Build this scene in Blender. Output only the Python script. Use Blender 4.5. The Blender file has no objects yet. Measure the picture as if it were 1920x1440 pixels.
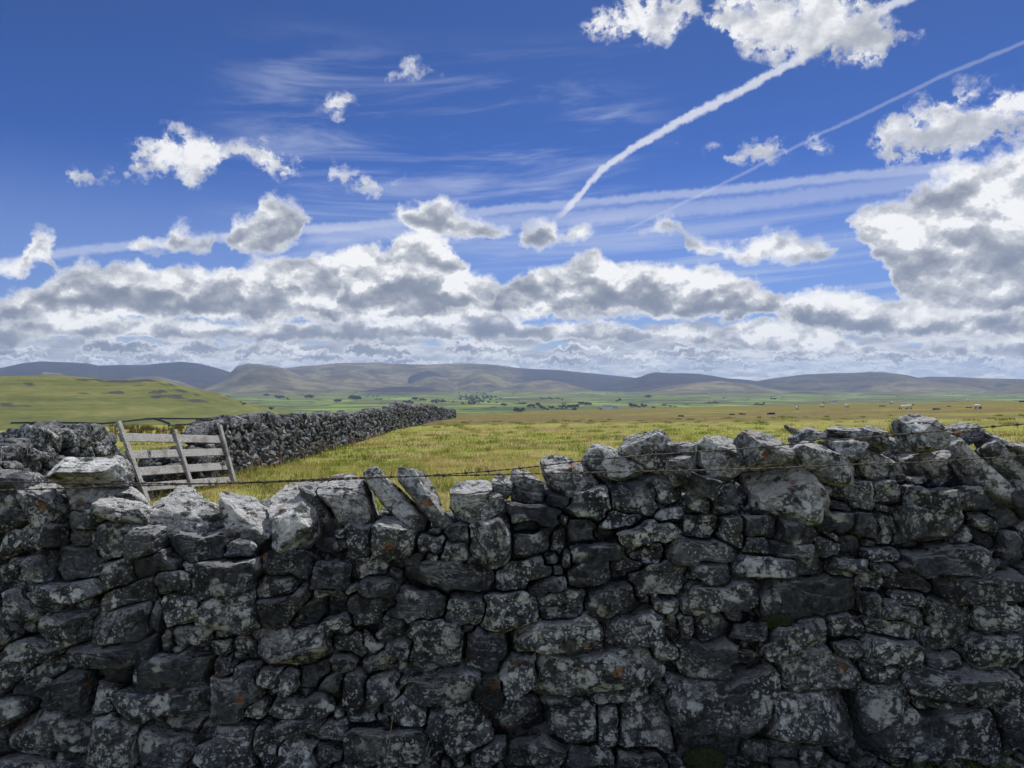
import bpy, bmesh, math, random
import numpy as np
from mathutils import Vector, Matrix, Quaternion

random.seed(7)
RNG = np.random.default_rng(7)
SC = bpy.context.scene
COL = SC.collection

# ------------------------------------------------------------------ camera
EYE = 1.6
FPX = 1397.0            # focal length in pixels of the 1920 wide photograph
cam_d = bpy.data.cameras.new('camera')
cam = bpy.data.objects.new('camera', cam_d)
COL.objects.link(cam)
cam_d.sensor_width = 36.0
cam_d.lens = FPX / 1920.0 * 36.0
cam_d.clip_start = 0.05
cam_d.clip_end = 60000.0
cam.location = (0, 0, EYE)
cam.rotation_euler = (math.radians(90), 0, 0)
SC.camera = cam

SUN_EL, SUN_AZ = 57.0, 24.0          # degrees, azimuth to the right of +Y
SC.view_settings.view_transform = 'Standard'
SC.view_settings.look = 'None'
SC.view_settings.exposure = 0.0
SC.view_settings.gamma = 1.0
SC.cycles.use_denoising = True
SC.cycles.max_bounces = 5
SC.cycles.diffuse_bounces = 3
SC.cycles.glossy_bounces = 2
SC.cycles.transmission_bounces = 3
SC.cycles.transparent_max_bounces = 8
SC.cycles.volume_bounces = 0
SC.cycles.caustics_reflective = False
SC.cycles.caustics_refractive = False

sun_d = bpy.data.lights.new('sun', 'SUN')
sun_d.energy = 5.0
sun_d.angle = math.radians(0.53)
sun_d.color = (1.0, 0.955, 0.88)
sun = bpy.data.objects.new('sun', sun_d)
COL.objects.link(sun)
_e, _a = math.radians(SUN_EL), math.radians(SUN_AZ)
_sd = Vector((math.cos(_e) * math.sin(_a), math.cos(_e) * math.cos(_a), math.sin(_e)))
sun.rotation_euler = _sd.to_track_quat('Z', 'Y').to_euler()
sun.location = _sd * 50

# ------------------------------------------------------------------ node helper
class NT:
    """Small wrapper for building node trees by expression."""
    def __init__(self, tree):
        self.t = tree
    def n(self, typ, **kw):
        nd = self.t.nodes.new(typ)
        for k, v in kw.items():
            setattr(nd, k, v)
        return nd
    def put(self, sock, v):
        if isinstance(v, bpy.types.NodeSocket):
            self.t.links.new(v, sock)
        elif v is not None:
            if isinstance(v, (tuple, list)) and sock.type == 'RGBA' and len(v) == 3:
                v = (*v, 1)
            sock.default_value = v
    def m(self, op, a, b=None, c=None, clamp=False):
        nd = self.n('ShaderNodeMath', operation=op, use_clamp=clamp)
        self.put(nd.inputs[0], a); self.put(nd.inputs[1], b); self.put(nd.inputs[2], c)
        return nd.outputs[0]
    def add(self, a, b): return self.m('ADD', a, b)
    def sub(self, a, b): return self.m('SUBTRACT', a, b)
    def mul(self, a, b): return self.m('MULTIPLY', a, b)
    def mx(self, a, b): return self.m('MAXIMUM', a, b)
    def mn(self, a, b): return self.m('MINIMUM', a, b)
    def ss(self, x, lo, hi, smooth=True, a=0.0, b=1.0):
        nd = self.n('ShaderNodeMapRange', clamp=True)
        nd.interpolation_type = 'SMOOTHSTEP' if smooth else 'LINEAR'
        self.put(nd.inputs[0], x); self.put(nd.inputs[1], lo); self.put(nd.inputs[2], hi)
        self.put(nd.inputs[3], a); self.put(nd.inputs[4], b)
        return nd.outputs[0]
    def v(self, op, a, b=None, scale=None):
        nd = self.n('ShaderNodeVectorMath', operation=op)
        self.put(nd.inputs[0], a); self.put(nd.inputs[1], b)
        if scale is not None: self.put(nd.inputs['Scale'], scale)
        return nd.outputs['Value'] if op in ('LENGTH', 'DOT_PRODUCT', 'DISTANCE') else nd.outputs[0]
    def xyz(self, v):
        nd = self.n('ShaderNodeSeparateXYZ'); self.put(nd.inputs[0], v); return nd.outputs
    def comb(self, x, y, z):
        nd = self.n('ShaderNodeCombineXYZ')
        for s, q in zip(nd.inputs, (x, y, z)): self.put(s, q)
        return nd.outputs[0]
    def noise(self, vec, scale, detail=4, rough=0.55, dist=0.0, color=False, typ='FBM'):
        nd = self.n('ShaderNodeTexNoise', noise_dimensions='3D', noise_type=typ)
        self.put(nd.inputs['Vector'], vec); self.put(nd.inputs['Scale'], scale)
        self.put(nd.inputs['Detail'], detail); self.put(nd.inputs['Roughness'], rough)
        self.put(nd.inputs['Distortion'], dist)
        return nd.outputs['Color' if color else 'Fac']
    def voro(self, vec, scale, feature='F1', out='Distance', metric='EUCLIDEAN', rnd=1.0):
        nd = self.n('ShaderNodeTexVoronoi', voronoi_dimensions='3D', feature=feature)
        if feature != 'DISTANCE_TO_EDGE': nd.distance = metric
        self.put(nd.inputs['Vector'], vec); self.put(nd.inputs['Scale'], scale)
        self.put(nd.inputs['Randomness'], rnd)
        return nd.outputs[out]
    def mix(self, f, a, b, blend='MIX'):
        nd = self.n('ShaderNodeMix', data_type='RGBA', blend_type=blend)
        self.put(nd.inputs[0], f); self.put(nd.inputs[6], a); self.put(nd.inputs[7], b)
        return nd.outputs[2]
    def ramp(self, x, stops, mode='LINEAR'):
        nd = self.n('ShaderNodeValToRGB'); cr = nd.color_ramp; cr.interpolation = mode
        while len(cr.elements) < len(stops): cr.elements.new(0.5)
        for e, (p, c) in zip(cr.elements, stops):
            e.position = p; e.color = (*c, 1)
        self.put(nd.inputs[0], x)
        return nd.outputs[0]
    def attr(self, name, out='Fac'):
        return self.n('ShaderNodeAttribute', attribute_name=name).outputs[out]
    def pos(self):
        return self.n('ShaderNodeNewGeometry').outputs['Position']
    def normal(self):
        return self.n('ShaderNodeNewGeometry').outputs['Normal']
    def bump(self, h, strength, dist, normal=None):
        nd = self.n('ShaderNodeBump')
        self.put(nd.inputs['Strength'], strength); self.put(nd.inputs['Distance'], dist)
        self.put(nd.inputs['Height'], h); self.put(nd.inputs['Normal'], normal)
        return nd.outputs[0]

def pix_az(px):
    return np.degrees(np.arctan2(np.asarray(px, float) - 960.0, FPX))
def pix_el(px, py):
    u = (np.asarray(px, float) - 960.0) / FPX
    return np.degrees(np.arctan2((720.0 - np.asarray(py, float)) / FPX, np.sqrt(1 + u * u)))
# ------------------------------------------------------------------ world: Nishita sky with cumulus, cirrus and vapour trails
def build_world():
    w = bpy.data.worlds.new('World')
    SC.world = w
    w.use_nodes = True
    w.node_tree.nodes.clear()
    N = NT(w.node_tree)
    sky = N.n('ShaderNodeTexSky', sky_type='NISHITA')
    sky.sun_disc = False
    sky.sun_elevation = math.radians(SUN_EL)
    sky.sun_rotation = math.radians(SUN_AZ)
    sky.altitude = 300
    sky.air_density = 1.0
    sky.dust_density = 0.3
    sky.ozone_density = 2.5
    d = N.v('NORMALIZE', N.n('ShaderNodeTexCoord').outputs['Generated'])
    x, y, z = N.xyz(d)
    az = N.mul(N.m('ARCTAN2', x, y), 57.29578)
    el = N.mul(N.m('ARCSINE', z), 57.29578)
    tx = N.ss(az, -45.0, 45.0, smooth=False)

    def curve(pts, t=None, lo=-4.0, hi=44.0, edge=None):
        """elevation (degrees) as a function of azimuth, from traced (px, row) points"""
        nd = N.n('ShaderNodeFloatCurve')
        m = nd.mapping
        m.use_clip = False
        c = m.curves[0]
        P = [((float(pix_az(px)) + 45) / 90, (float(e) - lo) / (hi - lo)) for px, e in pts]
        if edge is not None:
            P = [(0.0, (edge - lo) / (hi - lo))] + P + [(1.0, (edge - lo) / (hi - lo))]
        P.sort()
        while len(c.points) < len(P): c.points.new(0.5, 0.5)
        for p, (a, b) in zip(c.points, P):
            p.location = (a, b); p.handle_type = 'VECTOR'
        m.update()
        N.put(nd.inputs['Value'], tx if t is None else t)
        return N.add(N.mul(nd.outputs[0], hi - lo), lo)

    # shared noises on the unit sphere of directions; copies sampled a little higher give the relief
    H3 = (0.5, 0.5, 0.5)
    wide = N.v('SUBTRACT', N.noise(d, 8.5, 2, 0.5, color=True), H3)
    warp = N.v('SUBTRACT', N.noise(d, 27, 5, 0.6, color=True), H3)
    fine = N.v('SUBTRACT', N.noise(d, 100, 4, 0.64, color=True), H3)
    gx, gy, gz = N.xyz(wide); wx, wy, wz = N.xyz(warp); fx, fy, fz = N.xyz(fine)
    dw = N.v('ADD', N.v('MULTIPLY', d, (1, 1, 1.35)), N.v('ADD', N.v('SCALE', warp, scale=0.020), N.v('SCALE', fine, scale=0.009)))
    def P(scale, lift, det, rough=0.52):
        return N.noise(N.v('ADD', dw, (0, 0, lift)) if lift else dw, scale, det, rough)
    puff0 = P(30, 0, 6, 0.55)
    relief = N.add(N.mul(N.sub(P(13, 0, 3), P(13, 0.032, 2)), 2.5), N.mul(N.sub(puff0, P(30, 0.014, 4, 0.5)), 1.6))
    relief = N.add(relief, N.mul(N.sub(P(75, 0, 4, 0.6), P(75, 0.005, 3, 0.55)), 0.45))
    vor = N.n('ShaderNodeTexVoronoi', voronoi_dimensions='3D', feature='SMOOTH_F1')
    N.put(vor.inputs['Vector'], dw); N.put(vor.inputs['Scale'], 40); N.put(vor.inputs['Smoothness'], 0.35)
    vor = vor.outputs['Distance']
    big = N.noise(N.v('MULTIPLY', d, (1, 1, 2.2)), 10, 3, 0.5)

    WHITE = (0.95, 0.955, 0.96); GREY = (0.20, 0.235, 0.315)
    skyc = N.mix(1.0, sky.outputs[0], (0.215, 0.385, 0.85), 'MULTIPLY')
    skyc = N.mix(1.0, skyc, N.mix(N.ss(el, 4.0, 28.0), (1.0, 1.0, 1.0), (0.98, 0.88, 0.76)), 'MULTIPLY')
    col = N.v('SCALE', skyc, scale=SKY_STRENGTH)

    def over(col, c, a):
        return N.mix(a, col, c)

    # --- thin high cloud: stretched veils
    veil_v = N.comb(N.mul(az, 0.055), N.mul(N.add(el, N.mul(az, -0.05)), 0.42), 3.3)
    veil = N.noise(veil_v, 1.0, 5, 0.62, 0.6)
    def band(v, a, b, c, e):
        return N.mul(N.ss(v, a, b), N.ss(v, e, c))
    vm = N.mul(band(el, 3, 9, 20, 26), band(az, -25, -14, 6, 14))
    va = N.mul(N.ss(veil, 0.42, 0.76), N.mul(vm, 0.50))
    vl = N.mul(band(el, 4.5, 7, 11, 13.5), N.ss(az, -14, 4))
    va = N.mx(va, N.mul(N.ss(N.noise(N.comb(N.mul(az, 0.04), N.mul(N.add(el, N.mul(az, -0.06)), 0.9), 8.1), 1.0, 4, 0.6, 0.4), 0.40, 0.66), N.mul(vl, 0.42)))
    col = over(col, (0.62, 0.68, 0.84), va)

    col = over(col, (0.50, 0.62, 0.86), N.mul(band(el, 2, 7, 8, 17), 0.22))
    # --- vapour trails
    def trail(pts, width, alpha, rag, c=(0.80, 0.82, 0.90), bias=0.0):
        P = [(px, pix_el(px, py)) for px, py in pts]
        cen = curve(P, edge=None)
        a0, a1 = float(pix_az(pts[0][0])), float(pix_az(pts[-1][0]))
        dd = N.m('ABSOLUTE', N.sub(N.add(el, N.add(N.mul(wz, rag), N.mul(fz, rag * 1.3))), cen))
        ends = N.mul(N.ss(az, a0 - 0.2, a0 + 1.5), N.ss(az, a1 + 0.5, a1 - 0.5))
        return N.mul(N.mul(N.ss(dd, width, width * 0.25), ends), alpha)
    K3 = trail([(-60, 505), (110, 475), (230, 462), (560, 432), (750, 416), (950, 390), (1200, 371), (1400, 352), (1600, 329), (1800, 310)], 0.46, 0.42, 0.36)
    K4 = trail([(560, 446), (900, 418), (1050, 408), (1200, 398), (1400, 381), (1600, 356), (1780, 330)], 0.85, 0.30, 0.5)
    K2 = trail([(1160, 437), (1300, 371), (1420, 312), (1540, 250), (1640, 204), (1760, 145), (1960, 62)], 0.18, 0.20, 0.17)
    K1 = trail([(1036, 413), (1060, 393), (1090, 364), (1110, 336), (1140, 309), (1200, 269), (1260, 236), (1320, 205), (1400, 165), (1450, 136), (1490, 112), (1600, 47), (1650, 20), (1740, -22)], 0.44, 0.72, 0.46)
    tr = (0.72, 0.76, 0.88)
    col = over(col, tr, K3); col = over(col, tr, K4)
    col = over(col, (0.76, 0.80, 0.90), K2); col = over(col, (0.84, 0.85, 0.92), K1)

    # --- cumulus layers: top and base traced against azimuth, edges broken up by noise
    def cumulus(col, pts, soft=0.45, ragged=1.0, grey=0.6, thin=0.95, wisp=0.0, lift=0.0, deep=1.3, rel=1.0, white=None, far=False):
        if far:
            wa = N.add(N.mul(wx, 2.0), N.mul(fx, 2.2)); we = N.add(N.mul(wz, 0.5), N.mul(fz, 1.5))
        else:
            wa = N.add(N.add(N.mul(gx, 3.0), N.mul(wx, 4.2)), N.mul(fx, 1.0))
            we = N.add(N.add(N.mul(gz, 1.6), N.mul(wz, 3.2)), N.mul(fz, 1.0))
        t = N.ss(N.add(az, N.mul(wa, ragged)), -45.0, 45.0, smooth=False)
        T = curve([(px, pix_el(px, q)) for px, q, b in pts], t)
        B = curve([(px, pix_el(px, b)) for px, q, b in pts], t)
        e = N.add(el, N.mul(we, ragged))
        h = N.mx(N.sub(T, B), 0.02)
        dt = N.sub(T, e); db = N.sub(e, B)
        edge = N.m('SMOOTH_MIN', dt, N.mul(db, 1.6), 0.05 if far else 0.5)
        br = N.sub(edge, N.add(N.mul(N.sub(0.47, puff0), 0.35 if far else 1.3 + 4.0 * wisp), N.mul(fy, 1.6 * wisp)))
        a = N.mul(N.mul(N.ss(br, 0.0, soft), N.ss(h, 0.03, 0.15 if far else 0.35)), thin)
        if wisp > 0.3:
            a = N.mul(a, N.sub(1.0, N.mul(N.ss(N.add(puff0, N.mul(fx, 0.9)), 0.56, 0.36), N.ss(br, 2.6, 0.6))))
            a = N.m('POWER', a, 1.15)
        s = N.m('DIVIDE', db, h, clamp=True)
        depth = N.ss(br, 0.02, deep)
        low = N.ss(N.add(s, N.mul(N.sub(big, 0.5), 1.7)), 0.95, 0.15)
        shade = N.mul(N.mul(depth, low), grey)
        shade = N.add(shade, N.mul(relief, N.mul(N.add(0.2, N.mul(depth, 0.9)), rel)))
        shade = N.add(shade, N.mul(N.sub(vor, 0.42), N.mul(depth, 0.55 * rel)))
        shade = N.add(shade, lift)
        shade = N.sub(1.0, N.m('EXPONENT', N.mul(N.mx(shade, 0.0), -1.6)))
        c = N.mix(shade, white or WHITE, GREY)
        return over(col, c, a)

    # strips of cloud down to the horizon (farther = lower and flatter)
    def strip(col, e0, e1, sx, sz, seed, cover, dark, up):
        wq = N.mul(wx, 1.2)
        q = N.comb(N.add(N.mul(az, sx), wq), N.mul(el, sz), seed)
        q2 = N.comb(N.add(N.mul(az, sx), wq), N.mul(N.add(el, up), sz), seed)
        n0 = N.noise(q, 1.0, 6, 0.58, 0.2); n1 = N.noise(q2, 1.0, 4, 0.55, 0.2)
        lo = N.noise(N.comb(N.mul(az, sx * 0.30), N.mul(el, sz * 0.8), seed + 4), 1.0, 2, 0.5)
        inside = N.mul(N.ss(el, e0 - 0.4, e0 + 0.3), N.ss(N.add(el, N.mul(wz, 2.5)), e1 + 0.3, e1 - 0.6))
        a = N.mul(N.ss(n0, cover - 0.05, cover + 0.08), inside)
        sh = N.add(N.mul(N.sub(n0, n1), 2.8), N.add(N.mul(N.ss(lo, 0.40, 0.58), dark), 0.14))
        sh = N.sub(1.0, N.m('EXPONENT', N.mul(N.mx(sh, 0.0), -1.3)))
        c = N.mix(sh, (0.76, 0.79, 0.82), (0.23, 0.275, 0.37))
        return over(col, c, a)
    col = over(col, (0.52, 0.61, 0.76), N.mul(N.ss(el, 7.0, 1.0), 0.75))
    col = strip(col, -1.0, 2.9, 0.62, 1.9, 2.2, 0.40, 0.35, 0.22)
    col = strip(col, 1.3, 4.6, 0.40, 1.25, 5.7, 0.43, 0.60, 0.35)
    # rows of far cumulus, each lower, smaller and closer packed towards the horizon
    def row_pts(base, high, wide, seed):
        rg = random.Random(seed)
        pts = []; px = -260.0
        while px < 2200:
            w = wide * rg.uniform(0.6, 1.9); h = high * rg.uniform(0.55, 1.35); b = base + rg.uniform(-0.16, 0.16) * high
            pts += [(px, b - 1, b), (px + w * .16, b - h * .62, b + 1), (px + w * rg.uniform(.3, .45), b - h, b + 2), (px + w * rg.uniform(.55, .7), b - h * rg.uniform(.6, .95), b + 2), (px + w * .86, b - h * .5, b + 1), (px + w, b - 1, b)]
            px += w * 1.02 + wide * rg.choice((0.03, 0.05, 0.3))
        return pts
    FW = (0.88, 0.90, 0.92)
    col = cumulus(col, row_pts(693, 15, 60, 1), 0.15, 0.9, 1.0, 0.85, lift=0.02, deep=0.40, rel=0.9, white=(0.80, 0.84, 0.88), far=True)
    col = cumulus(col, row_pts(680, 22, 90, 2), 0.16, 1.0, 1.2, 0.9, lift=0.02, deep=0.5, rel=1.1, white=FW, far=True)
    col = cumulus(col, row_pts(664, 30, 130, 3), 0.18, 1.1, 1.4, 0.92, lift=0.02, deep=0.6, rel=1.2, white=FW, far=True)

    small_hi = [(560, 205, 205), (600, 200, 203), (606, 180, 208), (625, 162, 218), (640, 160, 224), (662, 175, 202), (682, 190, 196), (690, 195, 195),
                (722, 150, 150), (735, 134, 164), (750, 124, 156), (780, 113, 146), (805, 124, 140), (828, 128, 137), (836, 133, 133),
                (1250, 282, 282), (1262, 272, 287), (1300, 270, 287), (1338, 272, 285), (1350, 279, 279),
                (1356, 300, 300), (1372, 278, 310), (1430, 252, 314), (1470, 266, 308), (1484, 280, 294), (1494, 262, 292), (1512, 253, 290), (1545, 270, 290), (1556, 282, 282),
                (1612, 262, 262), (1632, 225, 280), (1660, 200, 305), (1700, 195, 305), (1740, 162, 305), (1790, 146, 300), (1850, 150, 278), (1920, 155, 272), (2100, 160, 270)]
    col = cumulus(col, small_hi, 1.5, 0.62, 0.36, 0.94, wisp=0.55, lift=-0.05, rel=0.65)
    left_hi = [(118, 332, 332), (134, 303, 352), (190, 303, 350), (230, 288, 342), (255, 258, 338), (300, 240, 330), (330, 232, 345), (360, 230, 348), (400, 246, 334), (416, 268, 305), (427, 268, 290),
               (440, 256, 298), (490, 248, 324), (530, 262, 338), (560, 284, 338), (577, 308, 325), (592, 322, 330), (612, 308, 345), (650, 314, 358), (700, 330, 370), (730, 340, 370), (754, 346, 362), (766, 355, 355)]
    col = cumulus(col, left_hi, 1.55, 0.75, 0.30, 0.95, wisp=0.58, lift=-0.07, rel=0.6)
    top_right = [(1070, 62, 62), (1090, 40, 74), (1110, 14, 80), (1150, -5, 82), (1200, -30, 90), (1250, -40, 84), (1300, -45, 52), (1338, 0, 26), (1360, -50, 62), (1400, -50, 108), (1450, -50, 116),
                 (1500, -50, 120), (1560, -45, 126), (1600, -35, 136), (1640, -15, 132), (1665, 25, 98), (1682, 42, 84), (1702, 50, 92), (1726, 62, 92), (1740, 78, 78)]
    col = cumulus(col, top_right, 1.6, 0.75, 0.26, 0.96, wisp=0.48, lift=-0.06, rel=0.65)
    mid = [(-200, 500, 520), (0, 486, 520), (40, 474, 518), (50, 452, 520), (58, 424, 490), (80, 420, 490), (103, 438, 500), (118, 480, 524), (140, 506, 524), (155, 515, 515),
           (222, 470, 470), (265, 440, 478), (312, 434, 478), (322, 406, 478), (345, 404, 476), (370, 424, 474), (395, 428, 476), (412, 432, 466), (421, 448, 448),
           (428, 440, 440), (438, 414, 470), (470, 404, 480), (481, 372, 492), (500, 354, 492), (530, 360, 480), (560, 374, 462), (583, 402, 434), (592, 420, 420),
           (738, 408, 408), (765, 386, 430), (800, 372, 450), (830, 368, 454), (862, 384, 458), (900, 402, 452), (935, 412, 448), (956, 432, 432),
           (966, 440, 440), (982, 402, 466), (1005, 397, 470), (1030, 412, 466), (1046, 436, 460), (1062, 424, 460), (1090, 404, 456), (1114, 418, 446), (1124, 434, 434),
           (1178, 434, 434), (1230, 410, 440), (1262, 402, 440), (1276, 414, 430), (1284, 432, 472), (1340, 438, 486), (1400, 442, 492), (1450, 428, 496), (1490, 428, 498), (1530, 433, 496), (1558, 446, 480), (1568, 462, 462), (1576, 405, 405), (1592, 382, 436), (1640, 362, 490), (1700, 352, 570), (1740, 322, 600), (1800, 292, 640), (1850, 276, 655), (1920, 256, 660), (2100, 222, 670), (2300, 230, 660)]
    col = cumulus(col, mid, 1.05, 0.62, 1.0, 0.97, wisp=0.24, lift=-0.03, deep=1.9, rel=1.4)
    bank = [(-250, 560, 640), (0, 556, 640), (50, 534, 636), (110, 504, 630), (170, 488, 620), (250, 496, 610), (300, 500, 606), (370, 485, 604), (450, 490, 608), (520, 480, 612), (600, 472, 606), (660, 456, 606),
            (730, 460, 606), (760, 440, 604), (800, 420, 604), (840, 440, 604), (870, 482, 602), (895, 514, 604), (930, 520, 606), (960, 518, 604), (1000, 500, 600), (1050, 490, 602), (1110, 472, 604), (1140, 484, 606),
            (1200, 494, 604), (1300, 490, 604), (1380, 502, 602), (1440, 528, 598), (1462, 556, 606), (1490, 548, 622), (1520, 542, 628), (1600, 536, 630), (1680, 552, 632), (1740, 560, 634), (1800, 556, 636), (1920, 570, 640), (2200, 560, 640)]
    col = cumulus(col, bank, 0.75, 0.70, 0.72, 1.0, wisp=0.05, lift=0.06, deep=1.8, rel=1.5)
    heads = [(-250, 560, 640), (0, 575, 606), (40, 550, 606), (110, 526, 606), (200, 514, 606), (300, 524, 604), (352, 548, 600), (378, 516, 600), (430, 496, 598), (500, 500, 598), (560, 522, 594), (598, 562, 592), (620, 560, 602),
             (650, 520, 602), (720, 498, 602), (800, 492, 602), (850, 510, 602), (888, 552, 602), (925, 560, 602), (948, 524, 596), (985, 500, 592), (1040, 520, 590), (1058, 508, 590), (1080, 476, 586), (1112, 470, 586), (1150, 492, 590), (1178, 522, 592),
             (1200, 504, 594), (1300, 500, 602), (1380, 514, 602), (1440, 545, 596), (1470, 580, 596), (1500, 560, 618), (1560, 556, 622), (1640, 566, 628), (1700, 580, 630), (1760, 575, 636), (1860, 565, 640), (2000, 590, 640)]
    col = cumulus(col, heads, 0.75, 0.66, 1.25, 0.95, wisp=0.06, lift=-0.02, deep=1.2, rel=1.7)
    front = [(-200, 600, 645), (0, 598, 645), (70, 588, 640), (140, 606, 636), (220, 596, 636), (330, 600, 640), (420, 606, 640), (520, 598, 640), (560, 606, 636), (640, 600, 640), (700, 596, 640), (760, 602, 636), (800, 586, 640), (870, 574, 640), (930, 582, 638), (980, 602, 638),
             (1040, 606, 640), (1120, 600, 642), (1230, 612, 640), (1330, 612, 650), (1400, 600, 656), (1480, 604, 660), (1560, 612, 660), (1640, 640, 660), (1760, 640, 664), (1920, 630, 670)]
    col = cumulus(col, front, 0.45, 0.5, 1.1, 0.93, wisp=0.12, lift=0.04, deep=0.8, rel=1.5)
    # broken cumulus for the rest of the sky, out of the picture
    gen = N.mul(N.ss(N.noise(N.v('MULTIPLY', d, (1, 1, 1.8)), 6.5, 6, 0.58, 0.3), 0.42, 0.56), N.mul(N.ss(N.m('ABSOLUTE', az), 44, 56), N.ss(el, 0, 4)))
    col = over(col, N.mix(N.ss(big, 0.4, 0.65), (0.98, 1.06, 1.20), (0.50, 0.56, 0.68)), gen)

    bg = N.n('ShaderNodeBackground')
    bg.inputs['Strength'].default_value = SKY_STRENGTH
    N.put(bg.inputs['Color'], N.v('SCALE', col, scale=1.0 / SKY_STRENGTH))
    out = N.n('ShaderNodeOutputWorld')
    w.node_tree.links.new(bg.outputs[0], out.inputs['Surface'])
    w.cycles.sampling_method = 'MANUAL'
    w.cycles.sample_map_resolution = 512

SKY_STRENGTH = 0.1
build_world()
# ------------------------------------------------------------------ numpy noise and mesh helpers
def _hash(ix, iy, iz, seed):
    h = (ix.astype(np.uint32) * np.uint32(374761393) + iy.astype(np.uint32) * np.uint32(668265263)
         + iz.astype(np.uint32) * np.uint32(2246822519) + np.uint32((seed * 3266489917) & 0xFFFFFFFF))
    h = (h ^ (h >> np.uint32(13))) * np.uint32(1274126177)
    h = h ^ (h >> np.uint32(16))
    return (h & np.uint32(0xFFFFFF)).astype(np.float64) / 16777215.0

def vnoise(p, seed=0):
    p = np.asarray(p, float)
    i = np.floor(p).astype(np.int64); f = p - i
    u = f * f * f * (f * (f * 6 - 15) + 10)
    r = 0
    for dx in (0, 1):
        wx = u[:, 0] if dx else 1 - u[:, 0]
        for dy in (0, 1):
            wy = u[:, 1] if dy else 1 - u[:, 1]
            for dz in (0, 1):
                wz = u[:, 2] if dz else 1 - u[:, 2]
                r = r + wx * wy * wz * _hash(i[:, 0] + dx, i[:, 1] + dy, i[:, 2] + dz, seed)
    return r * 2 - 1

def fbm(p, octaves=4, seed=0, gain=0.5, lac=2.03, ridged=False):
    p = np.asarray(p, float)
    s = 0; a = 1; t = 0
    for o in range(octaves):
        n = vnoise(p + 17.3 * o, seed + o * 7)
        if ridged: n = 1 - 2 * np.abs(n)
        s = s + a * n; t += a
        a *= gain; p = p * lac
    return s / t

def sstep(x, a, b):
    t = np.clip((x - a) / (b - a), 0, 1)
    return t * t * (3 - 2 * t)

def mesh_from(name, V, F, mats, smooth=True, attrs=None, midx=None):
    """F: (n,3) or (n,4) int array or list of such arrays"""
    me = bpy.data.meshes.new(name)
    V = np.asarray(V, np.float32)
    Fs = F if isinstance(F, list) else [F]
    Fs = [np.asarray(f, np.int32) for f in Fs if len(f)]
    nl = sum(f.size for f in Fs); nf = sum(len(f) for f in Fs)
    me.vertices.add(len(V)); me.vertices.foreach_set('co', V.ravel())
    me.loops.add(nl); me.polygons.add(nf)
    me.loops.foreach_set('vertex_index', np.concatenate([f.ravel() for f in Fs]))
    tot = np.concatenate([np.full(len(f), f.shape[1], np.int32) for f in Fs])
    st = np.concatenate([[0], np.cumsum(tot)[:-1]]).astype(np.int32)
    me.polygons.foreach_set('loop_start', st)
    me.polygons.foreach_set('use_smooth', np.full(nf, bool(smooth)))
    if midx is not None: me.polygons.foreach_set('material_index', np.asarray(midx, np.int32))
    for m in (mats if isinstance(mats, (list, tuple)) else [mats]): me.materials.append(m)
    for k, val in (attrs or {}).items():
        a = me.attributes.new(k, 'FLOAT', 'POINT')
        a.data.foreach_set('value', np.asarray(val, np.float32))
    me.update(calc_edges=True)
    me.validate()
    return me

def link(name, me, parent=None):
    o = bpy.data.objects.new(name, me)
    COL.objects.link(o)
    if parent is not None: o.parent = parent
    return o

def empty(name, loc=(0, 0, 0), rz=0.0):
    o = bpy.data.objects.new(name, None)
    o.empty_display_size = 0.2
    o.location = loc; o.rotation_euler = (0, 0, rz)
    COL.objects.link(o)
    return o

def tag(o, label=None, cat=None, group=None, kind=None):
    if label: o['label'] = label
    if cat: o['category'] = cat
    if group: o['group'] = group
    if kind: o['kind'] = kind
    return o

class Acc:
    """collects vertices and faces of several shapes into one mesh"""
    def __init__(self):
        self.V, self.F3, self.F4, self.A, self.n = [], [], [], {}, 0
    def put(self, V, F, **attrs):
        V = np.asarray(V, float); F = np.asarray(F, np.int64)
        if F.size:
            (self.F3 if F.shape[1] == 3 else self.F4).append(F + self.n)
        self.V.append(V)
        for k, v in attrs.items():
            self.A.setdefault(k, []).append(np.broadcast_to(np.asarray(v, float), (len(V),)))
        self.n += len(V)
    def build(self, name, mats, parent=None, smooth=True):
        F = [np.concatenate(x) for x in (self.F3, self.F4) if x]
        me = mesh_from(name, np.concatenate(self.V), F, mats, smooth,
                       {k: np.concatenate(v) for k, v in self.A.items()})
        return link(name, me, parent)

def tube(pts, rad, sides=6):
    pts = np.asarray(pts, float); n = len(pts)
    rad = np.broadcast_to(np.asarray(rad, float), (n,))
    tan = np.gradient(pts, axis=0); tan /= np.linalg.norm(tan, axis=1)[:, None] + 1e-9
    ref = np.where(np.abs(tan[:, 2:3]) > 0.9, np.array([[1.0, 0, 0]]), np.array([[0, 0, 1.0]]))
    a = np.cross(tan, ref); a /= np.linalg.norm(a, axis=1)[:, None] + 1e-9
    b = np.cross(tan, a)
    th = np.linspace(0, 2 * np.pi, sides, endpoint=False)
    V = pts[:, None, :] + rad[:, None, None] * (np.cos(th)[None, :, None] * a[:, None, :] + np.sin(th)[None, :, None] * b[:, None, :])
    idx = np.arange(n * sides).reshape(n, sides)
    i0 = idx[:-1]; i1 = idx[1:]
    F = np.stack([i0, np.roll(i0, -1, 1), np.roll(i1, -1, 1), i1], -1).reshape(-1, 4)
    V = V.reshape(-1, 3)
    c0 = len(V); V = np.vstack([V, pts[0], pts[-1]])
    return V, F

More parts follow.
